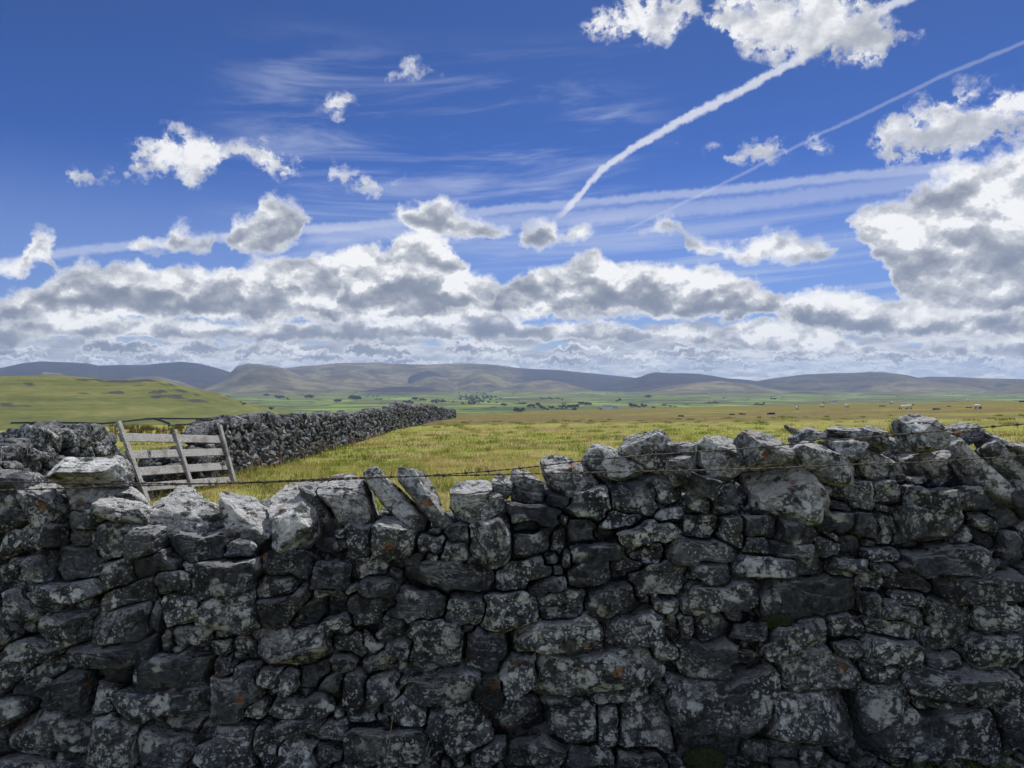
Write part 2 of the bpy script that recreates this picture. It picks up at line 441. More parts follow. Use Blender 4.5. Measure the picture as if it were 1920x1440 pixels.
_ICO = {}
def ico(sub):
    if sub not in _ICO:
        bm = bmesh.new()
        bmesh.ops.create_icosphere(bm, subdivisions=sub, radius=1.0)
        bm.verts.ensure_lookup_table()
        V = np.array([v.co[:] for v in bm.verts]); F = np.array([[v.index for v in f.verts] for f in bm.faces])
        bm.free()
        V /= np.linalg.norm(V, axis=1)[:, None]
        _ICO[sub] = (V, F)
    return _ICO[sub]

def new_mat(name):
    m = bpy.data.materials.new(name)
    m.use_nodes = True
    m.node_tree.nodes.clear()
    N = NT(m.node_tree)
    b = N.n('ShaderNodeBsdfPrincipled')
    o = N.n('ShaderNodeOutputMaterial')
    m.node_tree.links.new(b.outputs[0], o.inputs['Surface'])
    b.inputs['Specular IOR Level'].default_value = 0.25
    return m, N, b

# ------------------------------------------------------------------ materials
def mat_stone(name, near=True, dark=1.0):
    m, N, b = new_mat(name)
    p = N.pos()
    tint = N.attr('tint'); pale = N.attr('pale')
    wob = N.v('SUBTRACT', N.noise(p, 22, 3, 0.6, color=True), (0.5, 0.5, 0.5))
    pw = N.v('ADD', p, N.v('SCALE', wob, scale=0.05))
    n1 = N.noise(p, 7, 6, 0.62)
    n2 = N.noise(p, 48, 6, 0.65)
    base = N.ramp(n1, [(0.30, (0.036, 0.041, 0.053)), (0.50, (0.084, 0.093, 0.112)), (0.72, (0.170, 0.183, 0.204))])
    base = N.mix(N.ss(n2, 0.40, 0.62), N.mix(1.0, base, (0.55, 0.55, 0.57), 'MULTIPLY'), base)
    # warm or greenish stones
    base = N.mix(N.ss(N.noise(p, 2.3, 2, 0.5), 0.52, 0.70), base, N.mix(1.0, base, (1.02, 1.0, 0.92), 'MULTIPLY'))
    # crustose lichen: roundish pale patches, dense speckle
    field = N.noise(p, 4.2, 3, 0.55)
    cover = N.add(field, N.add(N.mul(N.sub(tint, 0.5), 0.34), N.add(0.018, N.mul(pale, 0.03))))
    v1 = N.voro(pw, 21, 'F1'); v2 = N.voro(pw, 62, 'F1')
    pat = N.mul(N.ss(v1, 0.46, 0.36), N.ss(cover, 0.49, 0.56))
    spk = N.mul(N.ss(v2, 0.42, 0.30), N.ss(cover, 0.42, 0.52))
    v3 = N.voro(pw, 9, 'F1')
    pat = N.mx(pat, N.mul(N.mul(N.ss(v3, 0.42, 0.34), N.ss(N.noise(p, 2.9, 2, 0.5), 0.50, 0.56)), N.ss(n1, 0.36, 0.46)))
    lic = N.mx(pat, N.mul(spk, 0.85))
    lic = N.mul(lic, N.ss(n2, 0.33, 0.52))
    licc = N.mix(N.ss(N.noise(p, 9, 2, 0.5), 0.42, 0.62), (0.56, 0.59, 0.615), (0.42, 0.44, 0.42))
    bare_sunlit = N.ramp(N.add(N.mul(n1, 0.6), N.mul(n2, 0.4)), [(0.34, (0.15, 0.148, 0.142)), (0.45, (0.38, 0.378, 0.368)), (0.57, (0.66, 0.658, 0.65))])
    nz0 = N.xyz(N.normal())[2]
    sun_tone = N.ss(N.add(nz0, N.mul(N.sub(n1, 0.5), 1.3)), -0.05, 0.55)  # sunlit look put into the colour: paler on faces turned upward
    base = N.mix(N.mul(pale, N.mul(N.ss(N.noise(p, 5.5, 4, 0.6), 0.34, 0.50), N.add(0.32, N.mul(sun_tone, 0.68)))), base, bare_sunlit)
    base = N.mix(N.mul(lic, 0.85), base, licc)
    # bare weathered limestone, upward faces painted paler to strengthen sunlit tops; dark algae patches
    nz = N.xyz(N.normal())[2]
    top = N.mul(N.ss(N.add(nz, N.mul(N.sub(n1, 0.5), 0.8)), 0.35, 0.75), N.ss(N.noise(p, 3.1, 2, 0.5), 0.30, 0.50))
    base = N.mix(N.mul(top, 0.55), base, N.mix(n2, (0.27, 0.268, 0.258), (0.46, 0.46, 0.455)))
    alg = N.mul(N.ss(N.noise(p, 15, 5, 0.65), 0.545, 0.60), 0.85)
    base = N.mix(alg, base, (0.022, 0.023, 0.023))
    # rare orange lichen
    vo = N.voro(N.v('ADD', pw, (3.1, 1.7, 0.4)), 7.5, 'F1')
    og = N.mul(N.ss(vo, 0.20, 0.12), N.mul(N.ss(N.noise(p, 1.7, 2, 0.5), 0.52, 0.58), N.ss(n2, 0.36, 0.50)))
    base = N.mix(N.mul(og, 0.75), base, (0.24, 0.10, 0.026))
    base = N.v('SCALE', base, scale=N.mul(N.add(0.62, N.mul(tint, 0.76)), dark))
    N.put(b.inputs['Base Color'], base)
    b.inputs['Roughness'].default_value = 0.92
    b.inputs['Specular IOR Level'].default_value = 0.18
    h = N.add(N.mul(N.noise(p, 34, 8, 0.68), 1.0), N.mul(N.ss(N.voro(pw, 30, 'F1'), 0.0, 0.5), 0.25))
    h = N.add(h, N.mul(lic, 0.10))
    crack = N.voro(N.v('MULTIPLY', pw, (1, 1, 2.6)), 6.5, 'DISTANCE_TO_EDGE')
    h = N.sub(h, N.mul(N.mul(N.ss(crack, 0.05, 0.0), N.ss(field, 0.45, 0.55)), 0.35))
    N.put(b.inputs['Normal'], N.bump(h, 1.0, 0.030 if near else 0.022))
    return m

def mat_wood():
    m, N, b = new_mat('weathered_wood')
    tc = N.n('ShaderNodeTexCoord').outputs['Object']
    g = N.noise(N.v('MULTIPLY', tc, (1.2, 26, 26)), 1.5, 6, 0.65)
    k = N.noise(tc, 3.0, 3, 0.5)
    c = N.ramp(g, [(0.30, (0.09, 0.085, 0.078)), (0.46, (0.27, 0.265, 0.255)), (0.66, (0.43, 0.43, 0.425))])
    c = N.mix(N.ss(k, 0.50, 0.72), c, N.mix(1.0, c, (0.62, 0.58, 0.53), 'MULTIPLY'))
    kn = N.voro(N.v('MULTIPLY', tc, (3.5, 14, 14)), 1.0, 'F1')
    c = N.mix(N.ss(kn, 0.14, 0.07), c, (0.06, 0.05, 0.045))
    N.put(b.inputs['Base Color'], c)
    b.inputs['Roughness'].default_value = 0.85
    N.put(b.inputs['Normal'], N.bump(g, 0.6, 0.006))
    return m

def mat_simple(name, c0, c1, scale, rough=0.85, metal=0.0, bump=0.0, trans=0.0):
    m, N, b = new_mat(name)
    p = N.pos()
    n = N.noise(p, scale, 4, 0.6)
    N.put(b.inputs['Base Color'], N.mix(N.ss(n, 0.35, 0.65), c0, c1))
    b.inputs['Roughness'].default_value = rough
    b.inputs['Metallic'].default_value = metal
    if bump: N.put(b.inputs['Normal'], N.bump(n, 0.7, bump))
    return m

def mat_blades(name, stops, backlit=0.45):
    """grass-like blades: colour by the per-blade 'tint', a little light let through"""
    m = bpy.data.materials.new(name); m.use_nodes = True; m.node_tree.nodes.clear()
    N = NT(m.node_tree)
    p = N.pos()
    t = N.add(N.attr('tint'), N.mul(N.sub(N.noise(p, 0.55, 3, 0.55), 0.5), 0.55))
    c = N.ramp(t, stops)
    d = N.n('ShaderNodeBsdfDiffuse'); N.put(d.inputs[0], c)
    tr = N.n('ShaderNodeBsdfTranslucent'); N.put(tr.inputs[0], c)
    mx = N.n('ShaderNodeMixShader'); mx.inputs[0].default_value = backlit
    m.node_tree.links.new(d.outputs[0], mx.inputs[1]); m.node_tree.links.new(tr.outputs[0], mx.inputs[2])
    o = N.n('ShaderNodeOutputMaterial'); m.node_tree.links.new(mx.outputs[0], o.inputs['Surface'])
    return m

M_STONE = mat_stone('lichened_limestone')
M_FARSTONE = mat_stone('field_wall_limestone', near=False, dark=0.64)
M_WOOD = mat_wood()
M_WIRE = mat_simple('rusty_wire', (0.050, 0.045, 0.043), (0.150, 0.125, 0.110), 60, 0.7, 0.4)
M_WOOL = mat_simple('sheep_wool', (0.66, 0.63, 0.57), (0.80, 0.78, 0.73), 14, 0.95, bump=0.02)
M_FACE = mat_simple('sheep_face', (0.02, 0.018, 0.017), (0.05, 0.045, 0.04), 10, 0.8)
M_BARK = mat_simple('bark', (0.05, 0.04, 0.03), (0.09, 0.075, 0.06), 3, 0.9)
M_LEAF = mat_simple('tree_leaves', (0.030, 0.046, 0.022), (0.070, 0.095, 0.034), 0.25, 0.8)
M_WHITE = mat_simple('whitewash', (0.62, 0.61, 0.58), (0.74, 0.73, 0.71), 0.8, 0.9)
M_SLATE = mat_simple('slate_roof', (0.09, 0.095, 0.105), (0.15, 0.155, 0.165), 1.5, 0.7)
M_GLASS = mat_simple('dark_pane', (0.02, 0.022, 0.025), (0.03, 0.032, 0.036), 1.0, 0.15)
M_MAST = mat_simple('galvanised_steel', (0.16, 0.165, 0.17), (0.22, 0.225, 0.23), 1.0, 0.5, 0.6)
GRASS_STOPS = [(0.00, (0.105, 0.150, 0.026)), (0.30, (0.220, 0.280, 0.048)), (0.52, (0.345, 0.345, 0.080)), (0.75, (0.450, 0.355, 0.165)), (1.0, (0.360, 0.240, 0.120))]
M_GRASS = mat_blades('grass_blades', GRASS_STOPS)
M_RUSH = mat_blades('rush_blades', [(0.0, (0.06, 0.075, 0.02)), (0.4, (0.13, 0.115, 0.04)), (0.7, (0.20, 0.135, 0.06)), (1.0, (0.15, 0.09, 0.045))], 0.2)
M_THISTLE = mat_blades('dry_thistle', [(0.0, (0.09, 0.10, 0.05)), (0.5, (0.17, 0.115, 0.075)), (1.0, (0.30, 0.24, 0.19))], 0.2)
# ------------------------------------------------------------------ terrain: one height function, one polar sheet cut into named pieces
def ground_z(x, y):
    """the rough pasture on both sides of the near wall (metres)"""
    x = np.asarray(x, float); y = np.asarray(y, float)
    r = np.hypot(x, y)
    yy = np.clip(y - 2.0, 0, None)
    z = -0.018 * np.clip(-x - 14, 0, 60) * sstep(y, 2, 12) - 0.030 * yy + 0.020 * np.clip(x, -120, 160) * sstep(y, 2, 12)
    P = np.stack([x, y, np.zeros_like(x)], -1).reshape(-1, 3)
    n = 0.28 * fbm(P * 0.035 + 3.1, 3, 11) * np.clip(r.ravel() / 40.0, 0, 1.5) + 0.07 * fbm(P * 0.5, 3, 5) * sstep(r.ravel(), 2, 8)
    return z + n.reshape(x.shape)

_NP = lambda L: (np.array([pix_az(p[0]) for p in L]), np.array([p[1] for p in L], float))
def row_z(row, r, azd):
    """height of the point seen in photo row ROW at ground distance r"""
    return EYE + (720.0 - row) / FPX * r * np.cos(np.radians(np.clip(azd, -60, 60)))

EDGE = _NP([(-500, 78), (0, 82), (185, 86), (215, 106), (430, 112), (700, 116), (860, 122), (960, 150), (1100, 190), (1300, 235), (1600, 270), (1920, 290), (2400, 300)])
HILL = _NP([(-900, 716), (-300, 708), (0, 704), (78, 703.5), (140, 706), (180, 709), (198, 713), (235, 712.5), (273, 711), (300, 713), (323, 719), (365, 729), (406, 738), (443, 751), (469, 760), (495, 767), (530, 777), (580, 792), (640, 812)])
# (crest px,row list; distance of crest; width of the front slope; width of the back slope; roughness)
FELLS = [
    ([(-900, 705), (-500, 700), (-200, 694), (0, 690), (40, 681), (75, 677), (130, 679), (165, 681), (185, 685), (235, 684), (270, 684.5), (300, 681), (340, 678), (370, 681), (400, 688), (430, 697), (460, 706), (520, 722), (560, 740)], 9000, 2600, 1500, 1.0),
    ([(20, 745), (60, 716), (80, 697), (112, 700), (140, 711), (180, 718), (215, 712), (245, 706), (300, 706), (340, 716), (400, 738)], 6900, 1500, 900, 0.8),
    ([(390, 740), (425, 705), (445, 686), (465, 681), (490, 683), (510, 685), (535, 691), (580, 712), (620, 735)], 8300, 1700, 1200, 0.6),
    ([(470, 740), (535, 691), (560, 687), (590, 685.5), (630, 681), (700, 680), (740, 682), (800, 684), (840, 682), (880, 681), (930, 684), (970, 690), (1000, 692), (1050, 694), (1100, 699), (1150, 704), (1190, 708), (1230, 722), (1260, 740)], 9300, 2300, 1500, 1.2),
    ([(330, 748), (380, 730), (410, 718), (440, 704), (470, 690), (490, 687), (520, 691), (545, 700), (580, 710), (630, 718), (680, 727), (740, 742)], 6900, 1600, 900, 0.7),
    ([(560, 735), (604, 707), (630, 701), (656, 698), (685, 702), (710, 709), (740, 715), (780, 721), (830, 735)], 7600, 1500, 900, 0.8),
    ([(745, 728), (770, 705), (790, 697), (805, 695), (820, 699), (840, 712), (860, 730)], 8200, 1100, 800, 0.7),
    ([(745, 735), (779, 716), (800, 707), (817, 705), (835, 708), (850, 719), (875, 735)], 7200, 1100, 700, 0.7),
    ([(830, 738), (858, 719), (880, 702), (904, 696), (925, 699), (945, 708), (970, 722), (1000, 738)], 7300, 1200, 800, 0.8),
    ([(640, 746), (680, 733), (720, 727), (760, 724), (800, 727), (840, 735), (880, 746)], 5900, 700, 500, 0.4),
    ([(900, 738), (950, 724), (1000, 714), (1028, 712.5), (1060, 717), (1090, 726), (1130, 738)], 7000, 1300, 800, 0.7),
    ([(1060, 740), (1110, 727), (1140, 716), (1174, 711), (1200, 707), (1215, 701), (1230, 698), (1255, 700), (1280, 700), (1310, 701), (1340, 705), (1360, 709), (1400, 712), (1440, 718), (1500, 735)], 7800, 1900, 1100, 0.9),
    ([(1180, 742), (1240, 726), (1300, 718), (1350, 714), (1400, 719), (1470, 732), (1540, 745)], 6500, 1300, 800, 0.6),
    ([(1370, 735), (1425, 713), (1460, 708), (1510, 702), (1560, 700), (1600, 699.5), (1630, 697.5), (1660, 698.5), (1700, 703), (1722, 708), (1745, 706), (1790, 706.5), (1830, 708.5), (1880, 710), (1930, 711), (2100, 705), (2400, 698), (2900, 706)], 8300, 2600, 1400, 1.1),
    ([(1400, 752), (1450, 741), (1490, 735), (1520, 735), (1560, 740), (1600, 750), (1640, 760)], 5200, 800, 500, 0.4),
    ([(1560, 745), (1640, 722), (1700, 712), (1760, 716), (1820, 724), (1880, 736), (1960, 748)], 7200, 1500, 900, 0.8),
    ([(1740, 752), (1820, 738), (1880, 730), (1950, 722), (2100, 715), (2400, 712), (2700, 730)], 6600, 1200, 800, 0.6),
]
CLOUD_SHADE = [.92, .25, .5, .4, .2, .25, .95, .1, .1, .9, .2, .9, .25, .6, .95, .4, .5]  # strength of the cloud shadow painted into each fell ridge's colour
FELLS = [(_NP(l), a, b, c, d) for l, a, b, c, d in FELLS]
V_R = np.array([100, 300, 600, 1000, 1500, 2500, 4000, 5000, 6500, 9000, 12000.0])
V_ROW = np.array([800, 812, 797, 793, 782, 763, 747.5, 742, 737, 732, 729.0])

def terrain(azd, r):
    """azimuth in degrees (right of +Y positive), distance r -> z, moor (0..1), rock (0..1)"""
    a = np.radians(azd)
    x, y = r * np.sin(a), r * np.cos(a)
    P = np.stack([x, y, np.zeros_like(x)], -1).reshape(-1, 3)
    sh = x.shape
    az_s = (azd + 180) % 360 - 180
    zg = ground_z(x, y)
    e = np.interp(az_s, *EDGE) * (1 + 0.06 * fbm(np.stack([az_s * 0.25, 0 * r, 0 * r], -1).reshape(-1, 3), 2, 3).reshape(sh))
    base = EYE + (720 - np.interp(r, V_R, V_ROW)) / FPX * r
    base = base + (6.0 * fbm(P / 420.0, 4, 21)).reshape(sh) * sstep(r, 700, 1500) + (1.2 * fbm(P / 60.0, 3, 8)).reshape(sh) * sstep(r, 150, 400)
    ze = ground_z(e * np.sin(a), e * np.cos(a))
    drop = sstep(r, e, e * 1.6)
    z = np.where(r <= e, zg, ze + (base - ze) * drop)
    moor = np.zeros(sh); rock = np.zeros(sh)
    # nearer green hill on the left
    crest = np.interp(az_s, *HILL)
    zc = row_z(crest, 1100.0, az_s)
    t = np.clip((r - 590.0) / (1100.0 - 590.0), 0, 1)
    prof = 0.30 * t + 0.70 * sstep(t, 0, 1)
    back = 1 - sstep(r, 1150, 1900)
    zh = base + (zc - base) * prof * back
    n1 = fbm(P / 70.0 + 5, 4, 31).reshape(sh); n2 = fbm(P / 22.0, 3, 41).reshape(sh)
    hfac = sstep(prof * back * (zc - base), 2.0, 14.0)
    zh = zh + (1.3 * n1 + 0.35 * n2) * hfac
    # limestone scars: short steps where the height crosses a few levels
    for lev, wdt, amp, sd in ((-13.0, 1.6, 1.5, 3), (-7.0, 1.3, 1.3, 5), (0.5, 1.5, 1.8, 9), (5.5, 1.3, 1.5, 12), (-17.5, 1.0, 1.0, 15)):
        msk = sstep(fbm(np.stack([x / 60.0, y / 60.0, np.full(sh, sd)], -1).reshape(-1, 3), 3, sd).reshape(sh), 0.02, 0.28) * hfac
        k = np.exp(-((zh + 1.2 * n2 - lev) / wdt) ** 2)
        zh = zh + amp * msk * sstep(zh + 1.2 * n2, lev - 0.5, lev + 0.5) * np.exp(-np.clip(zh - lev, 0, None) / 3.0)
        rock = np.maximum(rock, msk * k * sstep(n2 + 0.4 * n1, -0.15, 0.25))
    on_hill = (az_s < 17 * 0 + float(pix_az(640))) & (r > 420)
    up = on_hill & (zh > z)
    z = np.where(up, zh, z); rock = np.where(up, rock, 0)
    hill_mask = ((az_s < float(pix_az(640))) & (zc > base + 2) & (r < 1900) & (r > 575) & (az_s > -70)).astype(float)
    # fells
    rid = fbm(np.stack([x / 900.0, y / 900.0, np.zeros_like(x)], -1).reshape(-1, 3), 5, 77, ridged=True, gain=0.55).reshape(sh)
    mid = fbm(P / 1500.0, 4, 87).reshape(sh)
    far = np.full(sh, -1e9); heath = np.zeros(sh)  # heath: strength of the cloud shadow painted into the fells
    for li, ((ca, cr), rc, wf, wb, rough) in enumerate(FELLS):
        cz = row_z(np.interp(az_s, ca, cr), rc, az_s)
        ends = sstep(az_s, ca[0] - 0.5, ca[0] + 1.0) * sstep(az_s, ca[-1] + 0.5, ca[-1] - 1.0)
        rr = r + 260 * mid * rough
        f = np.where(rr < rc, np.clip((rr - (rc - wf)) / wf, 0, 1), np.clip(1 - (rr - rc) / wb, 0, 1))
        f = 0.35 * f + 0.65 * np.sin(f * np.pi / 2) ** 1.7
        hgt = np.clip(cz - base, 0, None) * ends
        zz = base + hgt * f - 30.0 * rough * (1 - rid) * 1.5 * np.sin(np.clip(f, 0, 1) * np.pi) ** 0.8 * sstep(hgt, 30, 130)
        hv = CLOUD_SHADE[li]
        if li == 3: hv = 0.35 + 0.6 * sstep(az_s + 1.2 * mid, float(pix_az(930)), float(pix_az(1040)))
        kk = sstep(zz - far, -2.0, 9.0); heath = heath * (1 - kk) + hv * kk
        far = np.maximum(far, zz)
    behind = base + 0 * r
    far = np.maximum(far, behind)
    take = (r > 2600)
    z = np.where(take, np.maximum(z, far), z)
    above = z - base
    moor = np.where(take, sstep(above + 14 * mid, 7, 26), 0)
    terrain.heath = heath  # painted cloud shadow strength
    return x, y, z, moor, rock, hill_mask

def mat_pasture():
    m, N, b = new_mat('rough_pasture')
    p = N.pos()
    x, y, z = N.xyz(p)
    r = N.v('LENGTH', N.comb(x, y, 0.0))
    flat = N.comb(x, y, 0.0)
    n1 = N.noise(flat, 0.16, 5, 0.6); n2 = N.noise(flat, 1.1, 6, 0.62); n3 = N.noise(flat, 9.0, 6, 0.68)
    streak = N.noise(N.comb(N.mul(x, 0.035), N.mul(y, 0.10), 0.0), 1.0, 4, 0.6, 0.4)
    g = N.ramp(N.add(N.mul(n2, 0.55), N.mul(n3, 0.45)), [(0.34, (0.105, 0.135, 0.026)), (0.50, (0.235, 0.245, 0.050)), (0.66, (0.370, 0.340, 0.100))])
    och = N.ramp(n3, [(0.3, (0.20, 0.155, 0.058)), (0.7, (0.40, 0.315, 0.145))])
    brn = N.ramp(N.add(N.mul(n3, 0.5), N.mul(n2, 0.5)), [(0.36, (0.060, 0.046, 0.020)), (0.50, (0.120, 0.094, 0.041)), (0.66, (0.215, 0.172, 0.080))])
    c = N.mix(N.ss(N.add(N.add(n1, N.mul(N.sub(streak, 0.5), 0.8)), N.mul(N.sub(n2, 0.5), 0.35)), 0.47, 0.60), g, och)
    wild = N.mul(N.ss(N.add(r, N.mul(N.sub(streak, 0.5), 90.0)), 40, 72), N.ss(N.add(N.mul(streak, 0.6), N.mul(n1, 0.4)), 0.30, 0.52))
    wild = N.mul(wild, N.ss(N.add(x, N.mul(y, 0.12)), -22, -4))
    c = N.mix(N.mul(wild, 0.9), c, brn)
    c = N.mix(N.mul(N.ss(N.add(r, N.mul(N.sub(streak, 0.5), 120.0)), 125, 170), 0.75), c, N.mix(n2, (0.10, 0.095, 0.030), (0.19, 0.165, 0.058)))
    N.put(b.inputs['Base Color'], c)
    b.inputs['Roughness'].default_value = 0.95
    b.inputs['Specular IOR Level'].default_value = 0.08
    h = N.add(N.mul(n3, 0.5), n2)
    N.put(b.inputs['Normal'], N.bump(h, 0.9, 0.16))
    return m

def mat_far(name, hill=False):
    m, N, b = new_mat(name)
    p = N.pos()
    x, y, z = N.xyz(p)
    flat = N.comb(x, y, 0.0)
    moor = N.attr('moor'); rock = N.attr('rock')
    n1 = N.noise(flat, 0.0022, 5, 0.6); n2 = N.noise(flat, 0.012, 5, 0.6); n3 = N.noise(flat, 0.07, 5, 0.65)
    if hill:
        lay = N.noise(N.comb(N.mul(x, 0.010), N.mul(y, 0.006), N.mul(z, 0.22)), 1.0, 5, 0.6, 0.5)
        c = N.ramp(N.add(N.mul(n3, 0.35), N.add(N.mul(n2, 0.30), N.mul(lay, 0.35))), [(0.36, (0.062, 0.072, 0.024)), (0.50, (0.112, 0.122, 0.038)), (0.64, (0.185, 0.175, 0.064))])
        c = N.mix(N.ss(N.add(rock, N.mul(N.sub(n3, 0.5), 0.9)), 0.13, 0.30), c, N.mix(n3, (0.020, 0.021, 0.018), (0.090, 0.090, 0.080)))
        bd = 1.2
    else:
        wq = N.v('ADD', N.v('MULTIPLY', flat, (0.0042, 0.0062, 0)), N.v('SCALE', N.v('SUBTRACT', N.noise(flat, 0.0016, 2, 0.5, color=True), (0.5, 0.5, 0.5)), scale=0.9))
        wq = N.v('MULTIPLY', wq, (1, 1, 0))
        vc = N.n('ShaderNodeTexVoronoi', voronoi_dimensions='2D', feature='F1', distance='CHEBYCHEV')
        N.put(vc.inputs['Vector'], wq); N.put(vc.inputs['Scale'], 1.0); N.put(vc.inputs['Randomness'], 0.85)
        ve = N.n('ShaderNodeTexVoronoi', voronoi_dimensions='2D', feature='DISTANCE_TO_EDGE')
        N.put(ve.inputs['Vector'], wq); N.put(ve.inputs['Scale'], 1.0); N.put(ve.inputs['Randomness'], 0.85)
        k = N.xyz(vc.outputs['Color'])[0]
        c = N.ramp(N.add(N.mul(k, 0.8), N.mul(n2, 0.2)), [(0.15, (0.050, 0.070, 0.026)), (0.32, (0.090, 0.115, 0.036)), (0.50, (0.150, 0.230, 0.046)), (0.62, (0.120, 0.112, 0.050)), (0.82, (0.200, 0.285, 0.062))])
        c = N.mix(N.mul(N.ss(ve.outputs['Distance'], 0.055, 0.025), 0.9), c, (0.018, 0.028, 0.014))
        c = N.mix(N.ss(n1, 0.49, 0.58), c, N.mix(n2, (0.080, 0.085, 0.030), (0.135, 0.125, 0.050)))
        n4 = N.noise(N.v('MULTIPLY', p, (1, 1, 2.5)), 0.0048, 5, 0.62)
        mo = N.ramp(N.add(N.mul(n1, 0.35), N.add(N.mul(n4, 0.40), N.mul(n2, 0.25))), [(0.36, (0.030, 0.030, 0.028)), (0.43, (0.075, 0.064, 0.045)), (0.50, (0.105, 0.096, 0.058)), (0.56, (0.195, 0.168, 0.098)), (0.63, (0.130, 0.180, 0.068))])
        dk = N.ss(N.add(N.attr('heath'), N.mul(N.sub(N.add(N.mul(n4, 0.7), N.mul(n2, 0.3)), 0.5), 1.9)), 0.50, 0.72)  # 'heath' holds the painted cloud shadow strength
        mo = N.mix(N.mul(dk, 0.88), mo, N.mix(n3, (0.020, 0.022, 0.030), (0.045, 0.042, 0.046)))  # cloud-shadowed ground, darkened in the moor colour itself
        c = N.mix(moor, c, mo)
        bd = 5.0
    N.put(b.inputs['Base Color'], c)
    b.inputs['Roughness'].default_value = 0.95
    b.inputs['Specular IOR Level'].default_value = 0.05
    N.put(b.inputs['Normal'], N.bump(N.add(n3, N.mul(n2, 2.0)), 0.7, bd))
    return m

def sheet(name, azs, rs, mat, keep=None, centre=False):
    A, R = np.meshgrid(azs, rs)
    x, y, z, moor, rock, hm = terrain(A, R)
    nr, na = A.shape
    idx = np.arange(nr * na).reshape(nr, na)
    F = np.stack([idx[:-1, :-1], idx[:-1, 1:], idx[1:, 1:], idx[1:, :-1]], -1)
    V = np.stack([x, y, z], -1).reshape(-1, 3)
    F = F.reshape(-1, 4)
    sheet.heath = terrain.heath.ravel()  # painted cloud shadow strength
    return V, F[:, ::-1], moor.ravel(), rock.ravel(), hm

def build_terrain():
    fine = np.linspace(-44, 44, 900)
    rest = np.linspace(44, 316, 170)[1:]
    azs = np.concatenate([fine, rest])
    coarse = np.concatenate([np.linspace(-44, 44, 380), rest])
    rs_near = np.concatenate([[0.02], np.geomspace(0.4, 330, 330)])
    rs_far = np.concatenate([np.geomspace(330, 2600, 230), np.linspace(2600, 9800, 330)[1:], np.geomspace(9800, 11000, 12)[1:]])
    V, F, mo, ro, hm = sheet('field', coarse, rs_near, None)
    tag(link('field', mesh_from('field', V, F, mat_pasture(), True)), kind='structure')
    V, F, mo, ro, hm = sheet('valley', azs, rs_far, None)
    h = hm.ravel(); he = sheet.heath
    r = np.hypot(V[:, 0], V[:, 1])
    fh = (h[F].sum(1) >= 2)
    ff = (mo[F].mean(1) > 0.5) & ~fh
    M_far, M_hill = mat_far('valley_fields'), mat_far('hill_turf', True)
    for nm, sel, mt in (('valley', ~fh & ~ff, M_far), ('fells', ff, M_far), ('hillside', fh, M_hill)):
        f = F[sel]; u, inv = np.unique(f, return_inverse=True)
        me = mesh_from(nm, V[u], inv.reshape(-1, 4), mt, True, {'moor': mo[u], 'rock': ro[u], 'heath': he[u]})  # 'heath': painted cloud shadow strength
        tag(link(nm, me), kind='structure')
build_terrain()

def build_haze():
    m = bpy.data.materials.new('haze'); m.use_nodes = True; m.node_tree.nodes.clear()
    N = NT(m.node_tree)
    v = N.n('ShaderNodeVolumePrincipled')
    v.inputs['Color'].default_value = (0.46, 0.64, 1.0, 1)
    v.inputs['Density'].default_value = HAZE_DENSITY
    v.inputs['Anisotropy'].default_value = 0.2
    o = N.n('ShaderNodeOutputMaterial')
    m.node_tree.links.new(v.outputs[0], o.inputs['Volume'])
    a, z0, z1 = 11300.0, -110.0, 330.0
    V = [(sx * a, sy * a, z) for z in (z0, z1) for sx, sy in ((-1, -1), (1, -1), (1, 1), (-1, 1))]
    F = [(3, 2, 1, 0), (4, 5, 6, 7), (0, 1, 5, 4), (1, 2, 6, 5), (2, 3, 7, 6), (3, 0, 4, 7)]
    tag(link('haze', mesh_from('haze', V, np.array(F), m, False)), kind='stuff')
HAZE_DENSITY = 4.8e-5
build_haze()
# ------------------------------------------------------------------ stones
def outline_poly(poly, n=120, centre=None, smooth=1):
    """radius by angle about the centroid of a star-shaped polygon (x right, y up)"""
    P = np.asarray(poly, float)
    Q = np.roll(P, -1, 0)
    cr = P[:, 0] * Q[:, 1] - Q[:, 0] * P[:, 1]
    A = cr.sum() / 2
    c = ((P + Q) * cr[:, None]).sum(0) / (6 * A)
    if centre is not None: c = np.asarray(centre, float)
    th = np.linspace(-np.pi, np.pi, n, endpoint=False)
    D = np.stack([np.cos(th), np.sin(th)], 1)
    R = np.zeros(n)
    for a, b in zip(P, Q):
        e = b - a; w = a - c
        den = D[:, 0] * e[1] - D[:, 1] * e[0]
        with np.errstate(divide='ignore', invalid='ignore'):
            t = (w[0] * e[1] - w[1] * e[0]) / den
            s = (w[0] * D[:, 1] - w[1] * D[:, 0]) / den
        ok = (t > 0) & (s >= -1e-9) & (s <= 1 + 1e-9) & np.isfinite(t)
        R = np.where(ok, np.maximum(R, t), R)
    R[R <= 0] = np.median(R[R > 0])
    for _ in range(smooth): R = (np.roll(R, 1) + 2 * R + np.roll(R, -1)) / 4
    return c, R

